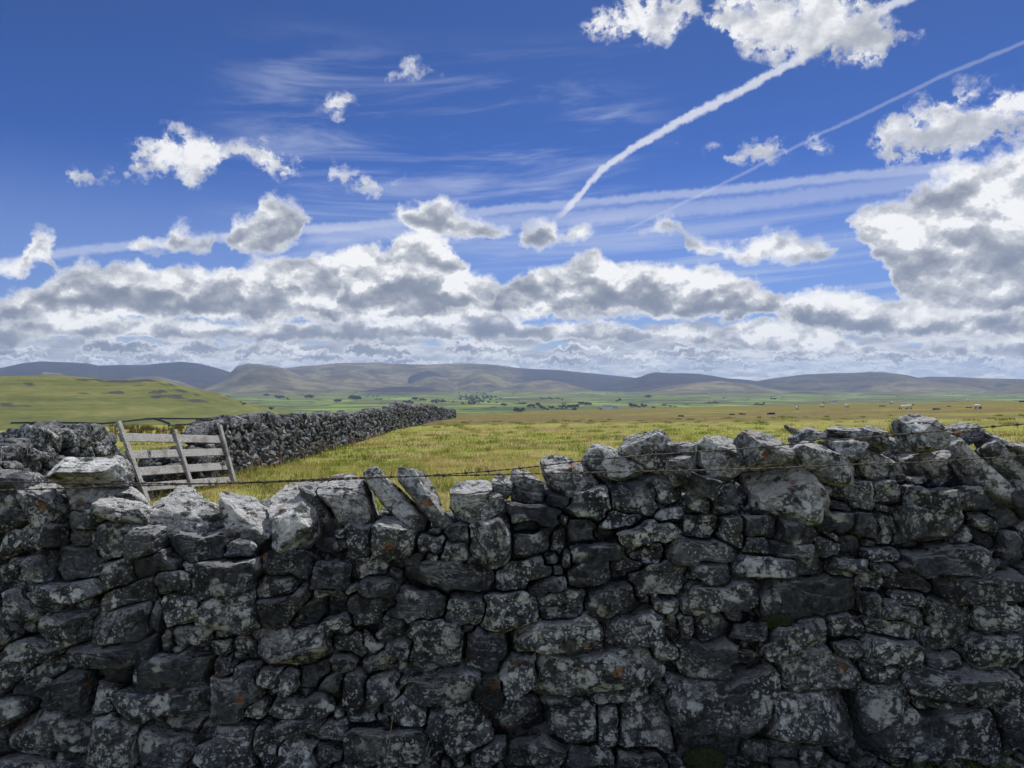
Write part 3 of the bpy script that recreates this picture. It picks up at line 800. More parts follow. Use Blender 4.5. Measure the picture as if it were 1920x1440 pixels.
def outline_box(w, h, rot, seed, n=120, power=3.2):
    """an irregular quarried block: a few straight broken sides with corners"""
    rg = np.random.default_rng(seed)
    a, b = w / 2, h / 2
    j = 0.16
    C = []
    for sx, sy in ((-1, -1), (1, -1), (1, 1), (-1, 1)):
        x, y = sx * a * (1 + rg.normal(0, j * 0.6)), sy * b * (1 + rg.normal(0, j))
        if rg.random() < 0.62:                      # a chipped corner becomes two
            f = rg.uniform(0.10, 0.42); g = rg.uniform(0.15, 0.5)
            p, q = (x - sx * a * 2 * f * 0.5, y), (x, y - sy * b * 2 * g * 0.5)
            C += [p, q] if sx * sy < 0 else [q, p]
        else:
            C.append((x, y))
    C = np.array(C)
    ca, sa = math.cos(rot), math.sin(rot)
    P = np.stack([C[:, 0] * ca - C[:, 1] * sa, C[:, 0] * sa + C[:, 1] * ca], 1)
    ang = np.arctan2(P[:, 1], P[:, 0]); P = P[np.argsort(ang)]
    th = np.linspace(-np.pi, np.pi, n, endpoint=False)
    c, R = outline_poly(P, n, centre=(0.0, 0.0), smooth=1)
    k = np.stack([np.cos(th) * 2.2, np.sin(th) * 2.2, np.full(n, seed * 1.7)], 1)
    return R * (1 + 0.035 * fbm(k, 3, 3))

def stone_verts(R, centre, U, Wv, Nv, depth, seed, sub=4, rough=1.0, box=3.2, cuts=7, planes=(), cut_lo=0.74):
    """stone with outline R (by angle in the U,Wv plane), thickness 2*depth along Nv (towards the viewer)"""
    rg = np.random.default_rng(seed)
    D, F = ico(sub)
    n = len(R)
    th = np.arctan2(D[:, 1], D[:, 0])
    f = (th + np.pi) / (2 * np.pi) * n
    i0 = np.floor(f).astype(int) % n; fr = f - np.floor(f)
    Rt = R[i0] * (1 - fr) + R[(i0 + 1) % n] * fr
    s = np.hypot(D[:, 0], D[:, 1]); c = np.abs(D[:, 2])
    k = (s ** box + c ** box) ** (-1 / box)
    q = D * k[:, None]                               # rounded drum in unit space
    P0 = np.stack([q[:, 0] * Rt, q[:, 1] * Rt, q[:, 2] * depth], 1)
    todo = []
    for _ in range(cuts):                            # broken faces, flat in real space
        nv = rg.normal(size=3); nv[2] = abs(nv[2]) * 1.5
        todo.append((nv, rg.uniform(cut_lo, 0.99)))
    todo += [(nv, off / 1.2) for nv, off in planes]
    for nv, off in todo:
        nv = np.asarray(nv, float); nv = nv / np.linalg.norm(nv)
        dn = P0 @ nv
        ex = np.clip(dn - dn.max() * off, 0, None)
        P0 = P0 - ex[:, None] * nv[None, :] * 0.96
    lu, lw, ln = P0[:, 0], P0[:, 1], P0[:, 2]
    # slope of the front face and its swelling
    tx, ty = rg.uniform(-0.26, 0.26, 2)
    ln = ln + (tx * lu + ty * lw) * np.clip(q[:, 2] + 0.3, 0, 1)
    P = np.stack([lu, lw, ln], 1)
    size = float(np.mean(R))
    d = P / (np.linalg.norm(P, axis=1)[:, None] + 1e-9)
    sd = int(seed) % 9973
    o = np.array([sd * 1.31, sd * 0.77, sd * 0.59])
    disp = size * 0.06 * fbm(P / (size * 1.25) + o, 2, 1) + size * 0.045 * fbm(P / (size * 0.42) + o, 3, 2, ridged=True)
    disp = disp + 0.006 * fbm(P / 0.028 + o, 3, 4) + 0.006 * np.minimum(0, fbm(P / 0.055 + o, 2, 6) + 0.12) * 2.0
    lay = np.abs(((P[:, 1] + 0.3 * P[:, 0] * rg.uniform(-1, 1)) / (size * rg.uniform(0.35, 0.7)) + 0.5 * fbm(P / (size) + o, 2, 9)) % 1.0 - 0.5)
    disp = disp - 0.006 * sstep(lay, 0.10, 0.0)      # bedding lines
    P = P + d * (disp * rough)[:, None]
    V = np.asarray(centre)[None, :] + P[:, :1] * np.asarray(U)[None, :] + P[:, 1:2] * np.asarray(Wv)[None, :] + P[:, 2:3] * np.asarray(Nv)[None, :]
    return V, F

# ------------------------------------------------------------------ the near wall, stones traced one by one
FACE_Y, BATTER = 3.05, 0.11
def face_y(z): return FACE_Y - BATTER * (1.25 - z)
def wall_pt(px, py):
    """point of the near wall's front face seen at photo pixel (px, py)"""
    y = FACE_Y
    for _ in range(6):
        z = EYE - (py - 720.0) / FPX * y
        y = face_y(z)
    return np.array([(px - 960.0) / FPX * y, y, EYE - (py - 720.0) / FPX * y])

S_L = """40,240,130,230,20 180,335,235,100,6 365,360,150,95,5 70,385,130,75,0 525,335,190,190,0 695,350,180,145,0 385,255,190,120,0 945,390,290,130,0
145,480,180,140,-5 350,470,250,165,-10 25,500,100,160,0 555,510,160,130,0 740,450,215,115,-15 830,555,235,130,5 905,485,105,60,20 1090,525,330,205,-5
1385,480,240,115,0 1590,510,170,135,0 290,595,400,105,-5 100,670,235,190,10 320,670,175,42,-2 562,630,340,110,-15 265,790,250,185,0 550,770,335,190,-8
730,735,72,160,15 840,695,180,180,0 1085,690,285,225,-5 1335,580,200,115,-5 1355,690,265,170,-20 1580,597,135,48,0 1470,722,205,130,-20 1605,665,100,105,0
1590,752,150,70,-15 75,775,160,105,0 115,880,270,115,8 510,912,500,145,-8 782,850,55,115,5 900,818,195,110,0 1390,880,345,185,-3 780,995,400,200,-10
130,1030,290,190,5 300,1092,240,185,0 1070,980,125,105,-10 770,1160,460,150,-5 1122,1115,255,275,-10 1388,1050,115,105,0 1440,1165,290,125,-8 1445,1248,225,110,0
190,1290,410,275,3 522,1340,205,235,5 770,1375,240,190,0 850,1262,245,90,0 1090,1345,270,225,0 1200,1190,130,105,0 1275,1350,150,180,0 1420,1390,225,130,0
1560,1310,180,110,-5 355,1190,120,50,0 1180,880,120,85,0 1045,885,90,80,0 275,1405,160,85,0 470,1130,120,160,0 1130,400,150,100,0 1560,1400,200,100,0 990,1290,120,100,0 640,1010,60,120,0"""
S_M = """75,350,125,165,0 250,360,215,165,0 430,375,135,92,0 560,315,120,90,0 548,405,145,120,0 720,335,225,235,-3 900,292,145,95,0 925,370,195,155,0 1050,372,85,125,0
1160,312,140,135,0 1372,272,195,88,0 1290,337,130,72,0 1505,312,400,110,-4 1202,182,205,150,0 1430,155,245,170,0 1590,232,160,90,0 1600,132,160,112,0
920,230,235,112,0 138,492,165,125,0 310,462,165,72,-8 520,537,460,155,3 690,470,185,58,0 880,512,305,130,-18 1015,450,85,62,0 1050,500,62,42,0 1090,440,48,90,0
1225,412,265,100,-5 1200,512,225,145,0 1385,487,195,80,5 1350,537,115,58,0 1545,562,330,155,-8 995,577,185,105,-12 185,577,215,85,0 140,657,265,85,-5
370,677,245,155,0 607,690,195,145,0 815,690,265,205,0 1072,625,240,90,0 1058,707,215,92,0 1320,652,255,172,0 1478,662,65,85,0 1580,672,130,85,0
460,850,250,235,5 692,892,212,185,0 1042,820,475,175,-5 1420,782,295,130,-5 1610,780,85,125,0 868,992,195,170,-15 1185,1002,650,215,-8 480,1052,365,150,-5 400,990,155,75,0
702,1090,170,190,0 175,1085,150,140,0 45,1090,115,150,0 570,1212,265,185,5 868,1222,250,190,15 1065,1150,225,65,-5 1330,1118,275,92,-5 1120,1270,255,195,0
1302,1270,112,195,0 1470,1262,240,240,0 610,1330,250,150,0 960,1350,290,125,0 250,1360,440,150,0 705,1395,185,140,0 1200,1422,260,110,0 1450,1420,210,90,0 310,1195,200,120,0
1490,432,160,85,0 120,745,110,65,0 255,770,110,90,0 440,1150,90,60,0 80,1220,150,120,0"""
S_R = """95,295,195,135,0 95,90,190,122,5 70,190,155,112,0 220,160,110,130,0 385,282,178,102,0 570,322,195,112,8 240,312,115,145,0 365,382,122,98,0 552,405,240,72,0
735,395,133,92,0 725,255,250,122,5 940,300,225,122,20 1015,315,95,135,0 780,192,150,65,0 870,142,200,160,10 690,132,135,82,0 1022,130,125,125,0 1208,162,212,165,0
1248,278,335,155,-5 115,402,275,122,0 375,482,325,115,4 635,492,190,102,0 800,472,195,85,8 810,527,155,42,5 642,642,485,205,0 172,622,375,145,-8 935,560,135,115,0
935,667,112,112,0 1280,440,385,115,-5 1000,425,155,72,0 985,490,105,52,0 1140,570,235,112,8 1220,522,115,42,0 1450,567,385,122,-5 1530,472,95,52,0 1130,645,165,72,10
1302,702,222,155,0 1080,725,285,102,10 1545,722,270,150,8 1035,790,265,112,5 165,755,205,160,-20 258,712,120,92,0 340,790,165,102,0 562,805,330,165,-8 20,770,80,105,0
1045,900,300,130,12 1290,842,205,135,0 1480,880,305,180,0 150,945,310,205,-8 300,960,195,82,-5 662,992,440,225,-5 980,1012,175,112,0 1340,1050,545,155,0 1290,935,205,82,0
240,1128,490,290,0 982,1150,270,205,0 620,1228,530,280,-3 1220,1145,215,82,-5 1372,1132,95,62,0 1220,1290,660,265,0 150,1370,310,165,0 360,1390,160,105,0 500,1395,160,90,0
1585,1195,170,165,0 1500,350,135,105,0 1610,400,110,180,0 1510,290,125,105,0 1605,230,130,130,0 1430,130,130,150,0 640,1420,150,80,0 800,880,170,110,0 560,145,110,90,0 1380,330,110,90,0 1640,1330,160,140,0"""

COPE1 = """190,430 240,400 310,405 380,395 420,378 450,400 467,440 462,492 300,497 200,492|0,540 30,510 120,498 127,560 150,640 100,660 -30,620|120,560 127,500 205,495 250,570 268,600 230,668 180,662
285,540 305,493 430,493 480,515 528,568 400,592 325,592|370,592 420,558 520,568 566,600 572,650 480,650 380,622|565,600 598,560 638,520 702,523 725,552 835,605 852,690 800,718 700,707 640,692 568,642
838,560 878,543 942,560 1012,610 1055,690 1022,745 960,732 880,692 848,640|1010,560 1050,508 1130,500 1172,512 1192,600 1220,690 1200,725 1110,772 1060,742 1058,690|1130,505 1190,488 1202,560 1256,620 1262,655 1220,675 1180,640
1200,508 1240,473 1302,468 1372,500 1412,600 1418,640 1370,688 1290,652 1270,612 1216,570|1360,470 1395,442 1428,465 1442,490 1572,580 1620,630 1617,657 1560,683 1460,602 1378,512|1480,455 1550,460 1592,470 1642,540 1662,590 1718,630 1702,657 1650,662 1600,612 1488,497
1688,530 1718,500 1830,490 1850,520 1830,560 1815,642 1720,634 1690,592|1815,560 1850,523 1888,560 1900,602 1840,632 1800,642"""
COPE2 = """-78,490 -60,472 -35,470 0,478 10,520 -20,552 -62,540|0,462 50,448 120,512 118,575 40,582 -5,560|102,410 128,396 192,405 282,450 328,516 270,557 200,552 128,502|252,430 290,368 332,363 422,400 498,446 472,492 400,512 328,487
387,395 430,328 470,308 542,323 584,345 594,440 560,467 490,452 438,422|575,345 640,340 692,348 684,382 640,392 585,384|582,402 640,382 660,410 657,482 610,498 578,452|676,372 700,343 790,336 842,345 858,400 852,467 800,488 720,483 676,432
846,320 900,300 972,320 1022,365 1038,427 960,440 868,437 852,362|862,402 900,378 962,400 1052,440 1092,500 1145,572 1127,643 1050,648 960,622 868,602 866,480|1022,273 1060,289 1082,300 1062,312 1030,287|1045,322 1100,288 1140,288 1172,325 1110,338 1058,344
1028,382 1080,343 1140,363 1172,395 1222,390 1268,462 1252,508 1180,502 1068,442|1163,302 1200,286 1300,288 1322,320 1300,352 1230,324 1180,322|1168,342 1220,316 1262,330 1302,362 1280,400 1250,422 1200,402|1238,422 1260,373 1330,353 1392,385 1412,430 1402,492 1340,503 1268,472
1303,290 1350,276 1392,305 1402,372 1340,347 1318,330|1393,322 1430,323 1482,370 1514,432 1472,493 1420,442 1398,390|1456,256 1500,243 1552,270 1622,340 1602,368 1540,378 1488,372|1488,402 1560,372 1622,380 1602,452 1540,482 1508,442
1617,292 1680,270 1742,300 1732,332 1680,362 1638,332|1617,342 1660,328 1702,390 1802,480 1838,550 1832,588 1760,573 1680,502 1638,432|1738,312 1780,303 1852,345 1848,372 1770,362|1718,382 1790,355 1842,370 1872,420 1908,522 1882,548 1838,502 1758,432
1848,352 1925,346 1990,380 1980,410 1860,378|1838,372 1925,392 1985,470 1900,475 1858,412|1930,400 1990,390 2060,450 2050,500 1970,490|1965,340 2040,345 2080,400 2010,400"""
# how far each coping stone leans back (degrees) and sits forward (metres): a few picked by eye, the rest vary by chance
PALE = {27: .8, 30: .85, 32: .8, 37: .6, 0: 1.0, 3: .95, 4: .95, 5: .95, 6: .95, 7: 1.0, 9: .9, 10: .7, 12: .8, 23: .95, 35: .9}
COPE_LEAN = {0: 24, 3: 24, 4: 22, 5: 20, 6: 20, 7: 22, 9: 20, 23: 18}
# sunlit broken top faces, (sideways, up, forward) and how deep they cut
COPE_TOP = {0: [((.05, .72, .55), .42), ((-.5, .5, .6), .75)], 1: [((0, .9, .4), .75)], 2: [((.1, .9, .4), .70)], 3: [((.15, .85, .5), .60)], 4: [((.1, .85, .5), .68)],
            5: [((.25, .80, .55), .60), ((-.3, .7, .5), .85)], 6: [((.45, .75, .5), .62)], 7: [((-.15, .74, .60), .48), ((.6, .5, .4), .85)], 9: [((-.1, .80, .55), .62)], 10: [((.72, .62, .30), .80)], 11: [((.72, .62, .30), .82)],
            12: [((0, .88, .45), .72)], 23: [((-.25, .66, .66), .44)], 27: [((0, .9, .4), .6)], 30: [((0, .85, .45), .6)], 32: [((-.45, .7, .45), .70)], 35: [((.72, .62, .32), .72)], 37: [((.55, .75, .4), .74)]}

def traced():
    """(outline R, centre xz, size px, coping?) in metres on the wall face"""
    out = []
    sc = 2.572
    seed = 100
    for txt, ox, oy in ((S_L, 0, 880), (S_M, 640, 880), (S_R, 1280, 880)):
        for tok in txt.split():
            cx, cy, w, h, rot = map(float, tok.split(','))
            px, py = ox + cx / sc, oy + cy / sc
            p = wall_pt(px, py)
            k = p[1] / FPX / sc
            seed += 1
            R = outline_box(w * k * 1.10, h * k * 1.10, math.radians(-rot), seed)
            out.append([R, p, max(w, h) / sc, False, seed, 0])
    cope = []
    for txt, ox in ((COPE1, 0), (COPE2, 960)):
        for ln in txt.split('\n'):
            for poly in ln.split('|'):
                P = []
                for tok in poly.split():
                    a, b = map(float, tok.split(','))
                    q = wall_pt(ox + a / 2, 660 + b / 2)
                    P.append((q[0], q[2]))
                if sum(P[i][0] * P[(i + 1) % len(P)][1] - P[(i + 1) % len(P)][0] * P[i][1] for i in range(len(P))) < 0: P = P[::-1]
                c, R = outline_poly(P)
                seed += 1
                cope.append([R * 1.02, np.array([c[0], face_y(c[1]), c[1]]), float(np.mean(R)) * 2 * FPX / 3, True, seed, len(cope)])
    return out, cope

def metric(R, c, X, Z):
    dx, dz = X - c[0], Z - c[2]
    n = len(R)
    f = (np.arctan2(dz, dx) + np.pi) / (2 * np.pi) * n
    i0 = np.floor(f).astype(int) % n; fr = f - np.floor(f)
    return np.hypot(dx, dz) / (R[i0] * (1 - fr) + R[(i0 + 1) % n] * fr)

def fit(stones, gap=0.0075, grow=1.12):
    """let neighbours share the room: every outline is cut where another stone is nearer"""
    C = np.array([s[1] for s in stones])
    Rm = np.array([s[0].max() for s in stones])
    new = []
    for i, s in enumerate(stones):
        R = s[0]
        if s[3]: new.append(R); continue
        n = len(R)
        th = np.linspace(-np.pi, np.pi, n, endpoint=False)
        near = [j for j in range(len(stones)) if j != i and np.hypot(C[j, 0] - C[i, 0], C[j, 2] - C[i, 2]) < Rm[j] * 1.2 + Rm[i] * 1.3]
        ts = np.linspace(0.12, grow, 44)
        X = s[1][0] + np.cos(th)[:, None] * R[:, None] * ts[None]
        Z = s[1][2] + np.sin(th)[:, None] * R[:, None] * ts[None]
        lim = np.full((n,), grow)
        for j in near:
            mj = metric(stones[j][0], s[1] * 0 + C[j], X, Z)
            if stones[j][3]: mj = mj * 1.08
            bad = mj < ts[None]
            first = np.where(bad.any(1), ts[np.argmax(bad, 1)], grow)
            lim = np.minimum(lim, first)
        Rn = np.clip(R * lim - gap, 0.012, None)
        Rn = (np.roll(Rn, 1) + Rn * 4 + np.roll(Rn, -1)) / 6
        new.append(Rn)
    for s, R in zip(stones, new): s[0] = R

def build_near_wall():
    rg = np.random.default_rng(5)
    face, cope = traced()
    # the courses below the picture and beyond its sides, laid by chance
    extra = []
    def lay(x0, x1, z0, z1, sd, top=False):
        z = z0
        while z < z1:
            hh = rg.uniform(0.09, 0.17)
            x = x0 + rg.uniform(-0.1, 0.1)
            while x < x1:
                ww = rg.uniform(0.12, 0.42)
                sd += 1
                R = outline_box(ww * 1.06, hh * 1.08, math.radians(rg.normal(0, 5)), sd)
                zz = z + hh / 2 + rg.normal(0, 0.012)
                extra.append([R, np.array([x + ww / 2, face_y(zz), zz]), 40, False, sd, 0])
                x += ww
            z += hh
        return sd
    sd = lay(-2.05, 2.1, -0.12, 0.03, 3000)
    sd = lay(-4.6, -2.1, -0.12, 1.10, sd)
    sd = lay(2.12, 4.8, -0.12, 1.32, sd)
    for x0, x1, zt in ((-4.5, -2.2, 1.10), (2.35, 4.7, 1.33)):
        x = x0
        while x < x1:
            ww = rg.uniform(0.14, 0.24); hh = rg.uniform(0.17, 0.24); sd += 1
            R = outline_box(ww * 1.2, hh, math.radians(rg.normal(-25, 14)), sd)
            extra.append([R, np.array([x + ww / 2, face_y(zt), zt + rg.normal(0.02, 0.03)]), 60, True, sd, -1])
            x += ww * 0.9
    S = face + extra + cope
    gx, gz = np.meshgrid(np.arange(-2.15, 2.15, 0.03), np.arange(0.03, 1.30, 0.03))
    gx = gx.ravel() + rg.uniform(-.012, .012, gx.size); gz = gz.ravel() + rg.uniform(-.012, .012, gz.size)
    room = np.full(gx.shape, 9.0)
    for q in S:
        near = (np.abs(gx - q[1][0]) < 0.6) & (np.abs(gz - q[1][2]) < 0.6)
        room[near] = np.minimum(room[near], (metric(q[0], q[1], gx[near], gz[near]) - 1) * float(q[0].mean()))
    topz = np.interp(gx, [-2.1, -1.5, -1, -.5, 0, .5, 1, 1.5, 2.1], [1.10, 1.10, 1.02, 1.02, 1.10, 1.16, 1.20, 1.22, 1.22])
    taken = np.zeros((0, 2))
    for i in np.argsort(-room):
        if room[i] < 0.006 or gz[i] > topz[i] or len(taken) > 260: continue
        if len(taken) and np.min(np.hypot(*(taken - (gx[i], gz[i])).T)) < 0.055: continue
        taken = np.vstack([taken, (gx[i], gz[i])]); sd += 1
        w_ = float(np.clip(room[i] * 3.2, 0.045, 0.13))
        extra.append([outline_box(w_ * rg.uniform(1.0, 1.9), w_ * rg.uniform(.7, 1.0), rg.normal(0, .3), sd), np.array([gx[i], face_y(gz[i]), gz[i]]), 10, False, sd, 0])
    S = face + extra + cope
    fit(S)
    root = empty('dry_stone_wall', (0, 3.25, 0))
    tag(root, 'shadowed lichen-spotted dry stone wall across the foreground under two wires', 'stone wall')
    U = np.array([1.0, 0, 0])
    for k, s in enumerate(S): s.append(k)
    order = sorted([s for s in face], key=lambda s: -float((s[0] ** 2).mean()))
    single = {s[6] for s in order[:98]}
    rest = Acc()
    for s in S:
        R, p, _, cp, seed, ci, k = s
        r2 = np.random.default_rng(seed + 9)
        size = float(R.mean())
        traced_one = k < len(face) or k >= len(face) + len(extra)
        if cp:
            lean = COPE_LEAN.get(ci, r2.uniform(8, 22)) if ci >= 0 else 15
            depth = np.clip(r2.uniform(0.11, 0.17), 0, size * 1.5)
            ang = math.radians(lean)
            Wv = np.array([0, math.sin(ang), math.cos(ang)])
            Nv = np.array([0, -math.cos(ang), math.sin(ang)])
            yaw = math.radians(r2.uniform(-16, 16))
            cy = p[1] + depth - 0.05 + (r2.uniform(0, 0.12) if ci not in (0, 32) else 0)
            if ci % 2: cy += 0.05
            if ci == 8: cy += 0.16
            if ci in (34, 36, 31): cy += 0.08
            if ci in (35, 37, 32): cy -= 0.06
            stretch = R * (0.86 if ci == 0 else 0.97)
            c = np.array([p[0], cy, p[2]])
            c[2] += 0.05 * size
            q = c[1] / p[1]                                # keep it where the photo shows it when pushed back
            c = np.array([p[0] * q, cy, EYE + (p[2] + 0.07 * size - EYE) * q])
            Uv = np.array([math.cos(yaw), math.sin(yaw), 0]); Nv = Nv + np.array([-math.sin(yaw) * -1 * 0.0, 0, 0])
            V, F = stone_verts(stretch * q, c, Uv, Wv * 1.08 / max(0.7, math.cos(ang)), Nv, depth, seed, 5 if traced_one else 4, 1.1, box=9.0, cuts=6, cut_lo=0.86, planes=COPE_TOP.get(ci, [((r2.uniform(-.4, .4), .85, r2.uniform(.3, .55)), r2.uniform(.62, .85))]))
        else:
            small = size < 0.055
            depth = float(np.clip(size * r2.uniform(0.9, 1.3), 0.05, 0.16))
            push = r2.normal(0.0, 0.026) + (0.03 if small else 0)
            if not traced_one: push += 0.02
            ang = math.radians(5 + r2.normal(0, 6)); yaw = math.radians(r2.normal(0, 6))
            Wv = np.array([0, math.sin(ang), math.cos(ang)])
            Nv = np.array([0, -math.cos(ang), math.sin(ang)])
            Uv = np.array([math.cos(yaw), math.sin(yaw), 0])
            c = np.array([p[0], p[1] + depth * 0.88 + push, p[2]])
            q = (p[1] + 0.02) / p[1]
            V, F = stone_verts(R * q, c, Uv, Wv, Nv, depth, seed, (5 if size > 0.062 else 4) if traced_one else 3, 0.85, box=13.0, cuts=9, cut_lo=0.78)
        t = float(np.clip(r2.normal(0.5, 0.2), 0.05, 1.0))
        if cp and traced_one:
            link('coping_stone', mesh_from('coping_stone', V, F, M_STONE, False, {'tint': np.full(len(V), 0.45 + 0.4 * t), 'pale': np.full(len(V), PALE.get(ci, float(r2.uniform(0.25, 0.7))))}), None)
            o = bpy.context.scene.collection.objects[-1]
            o.parent = root; o.matrix_parent_inverse = Matrix.Translation((0, -3.25, 0))
        elif k in single:
            o = link('stone', mesh_from('stone', V, F, M_STONE, False, {'tint': np.full(len(V), t)}))
            o.parent = root; o.matrix_parent_inverse = Matrix.Translation((0, -3.25, 0))
        else:
            rest.put(V, F, tint=t)
    # hearting and the far face, seen only through the joints
    sd = 9000
    for yy, st in ((0.22, 0.13), (0.36, 0.15)):
        z = -0.1
        while z < 1.25:
            x = -4.6 + rg.uniform(0, 0.1)
            while x < 4.8:
                top = np.interp(x, [-4, -2, -1, 0.2, 1, 2, 4], [1.14, 1.14, 1.10, 1.16, 1.24, 1.28, 1.30])
                if z < top - 0.10:
                    sd += 1
                    zz = z + rg.normal(0, 0.02)
                    R = outline_box(rg.uniform(0.16, 0.26), rg.uniform(0.14, 0.19), rg.normal(0, 0.2), sd)
                    V, F = stone_verts(R, (x, face_y(zz) + yy + rg.normal(0, 0.015), zz), U, (0, 0, 1), (0, -1, 0), 0.09, sd, 2, 1.0)
                    rest.put(V, F, tint=rg.uniform(0.1, 0.5))
                x += st
            z += 0.115
    o = rest.build('stone_mass', M_STONE, None, False)
    o.parent = root; o.matrix_parent_inverse = Matrix.Translation((0, -3.25, 0))
    tag(o, kind='stuff')

build_near_wall()

# ------------------------------------------------------------------ the wall that runs away down the pasture
FAR_LINE = [(-7.05, 16.6), (-7.15, 22.0), (-7.5, 34.0), (-8.05, 52.0), (-8.5, 75.0), (-8.9, 100.0), (-9.2, 118.0)]
def run_wall(root, line, height, thick, zoff, label, nparts=100, course=0.13, tumble=0.0, seed=1, maxsub=3, cope=True):
    """courses of rubble along a polyline, both faces and a row of slanting cope stones"""
    rg = np.random.default_rng(seed)
    L = np.array(line, float)
    seg = np.linalg.norm(np.diff(L, axis=0), axis=1); cum = np.concatenate([[0], np.cumsum(seg)])
    def at(s):
        s = np.clip(s, 0, cum[-1])
        x = np.interp(s, cum, L[:, 0]); y = np.interp(s, cum, L[:, 1])
        i = min(int(np.searchsorted(cum, s, 'right')) - 1, len(seg) - 1); i = max(i, 0)
        t = (L[i + 1] - L[i]) / seg[i]
        return np.array([x, y]), t
    out = []
    sd = seed * 10000
    s = 0.0
    Ltot = cum[-1]
    # course by course on each face
    for side in (1, -1):
        h = 0.0
        hmax = 2.2
        while h < hmax:
            s = -0.1 + rg.uniform(0, 0.2)
            base_h = None
            while s < Ltot:
                c, t = at(s)
                dist = float(np.hypot(*c))
                scale = 1.0 if dist < 24 else (1.0 + (dist - 24) / 34.0)
                hh = course
                ww = rg.uniform(0.14, 0.42) * min(scale, 2.2)
                H = height(s)
                if h < H - 0.05 and (dist < 60 or (int(h / course) % 2 == 0)):
                    nrm = np.array([t[1], -t[0]]) * side      # right of the line first
                    bat = thick(h / max(H, 0.3)) / 2
                    gz = float(ground_z(c[0], c[1])) + zoff
                    tall = hh * (1.25 if dist < 60 else 2.4)
                    sd += 1
                    R = outline_box(ww * 1.12, tall * rg.uniform(0.8, 1.25), rg.normal(0, 0.28 + tumble), sd, n=48)
                    cen = np.array([c[0], c[1], gz + h + hh / 2 + rg.normal(0, 0.02)])
                    dp = rg.uniform(0.10, 0.17)
                    cen[:2] += nrm * (bat - dp + rg.normal(0, 0.045))
                    ang = rg.normal(0.08, 0.22); yw = rg.normal(0, 0.32)
                    tt = np.array([t[0], t[1], 0.0]); nn = np.array([nrm[0], nrm[1], 0.0])
                    Uv = tt * math.cos(yw) + nn * math.sin(yw); N0 = nn * math.cos(yw) - tt * math.sin(yw)
                    Wv = np.array([0, 0, 1.0]) * math.cos(ang) - N0 * math.sin(ang)
                    Nv = N0 * math.cos(ang) + np.array([0, 0, 1.0]) * math.sin(ang)
                    sub = maxsub if (dist < 26 and side == 1) else (2 if dist < 60 else 1)
                    if side == -1: sub = min(sub, 2)
                    V, F = stone_verts(R, cen, Uv * 1.0, Wv, Nv, dp, sd, sub, 1.25, box=4.5, cuts=9)
                    out.append((ww * tall / dist ** 2 * (1 if side == 1 else 0.2), V, F, float(np.clip(rg.normal(0.45, 0.32), 0.0, 1.2)), 'stone'))
                s += ww
            h += course
    if cope:
        s = 0.0
        while s < Ltot:
            c, t = at(s)
            dist = float(np.hypot(*c))
            H = height(s)
            gz = float(ground_z(c[0], c[1])) + zoff
            ww = rg.uniform(0.10, 0.22) * (1.0 if dist < 40 else 1.6)
            hh = rg.uniform(0.20, 0.36) * (1 if rg.random() > 0.15 else 0.6)
            sd += 1
            R = outline_box(thick(1.0) * rg.uniform(0.9, 1.25), hh, rg.normal(0, 0.12), sd, n=48)
            lean = rg.normal(0.55, 0.35)
            tt = np.array([t[0], t[1], 0.0]); nn = np.array([t[1], -t[0], 0.0]); zz = np.array([0, 0, 1.0])
            Wv = zz * math.cos(lean) + tt * math.sin(lean); Nv = -tt * math.cos(lean) + zz * math.sin(lean)
            cen = np.array([c[0], c[1], gz + H + hh * 0.22 + rg.normal(0, 0.03)])
            V, F = stone_verts(R, cen, nn, Wv, Nv, ww / 2, sd, maxsub if dist < 30 else (2 if dist < 60 else 1), 1.25, box=4.5, cuts=8)
            out.append((hh * 0.3 / dist ** 2, V, F, float(np.clip(rg.normal(0.7, 0.25), 0.1, 1.2)), 'coping_stone'))
            s += ww * 0.95
    loc = root.location
    inv = Matrix.Translation((-loc[0], -loc[1], -loc[2]))
    out.sort(key=lambda o: -o[0])
    rest = Acc()
    cnt = {'stone': 0, 'coping_stone': 0}
    for a, V, F, t, kind in out:
        if cnt[kind] < (nparts if kind == 'stone' else nparts // 2):
            cnt[kind] += 1
            o = link(kind, mesh_from(kind, V, F, M_FARSTONE, False, {'tint': np.full(len(V), t)}), root)
            o.matrix_parent_inverse = inv
        else:
            rest.put(V, F, tint=t)
    if rest.n:
        o = rest.build('stone_mass', M_FARSTONE, root, False)
        o.matrix_parent_inverse = inv
        tag(o, kind='stuff')

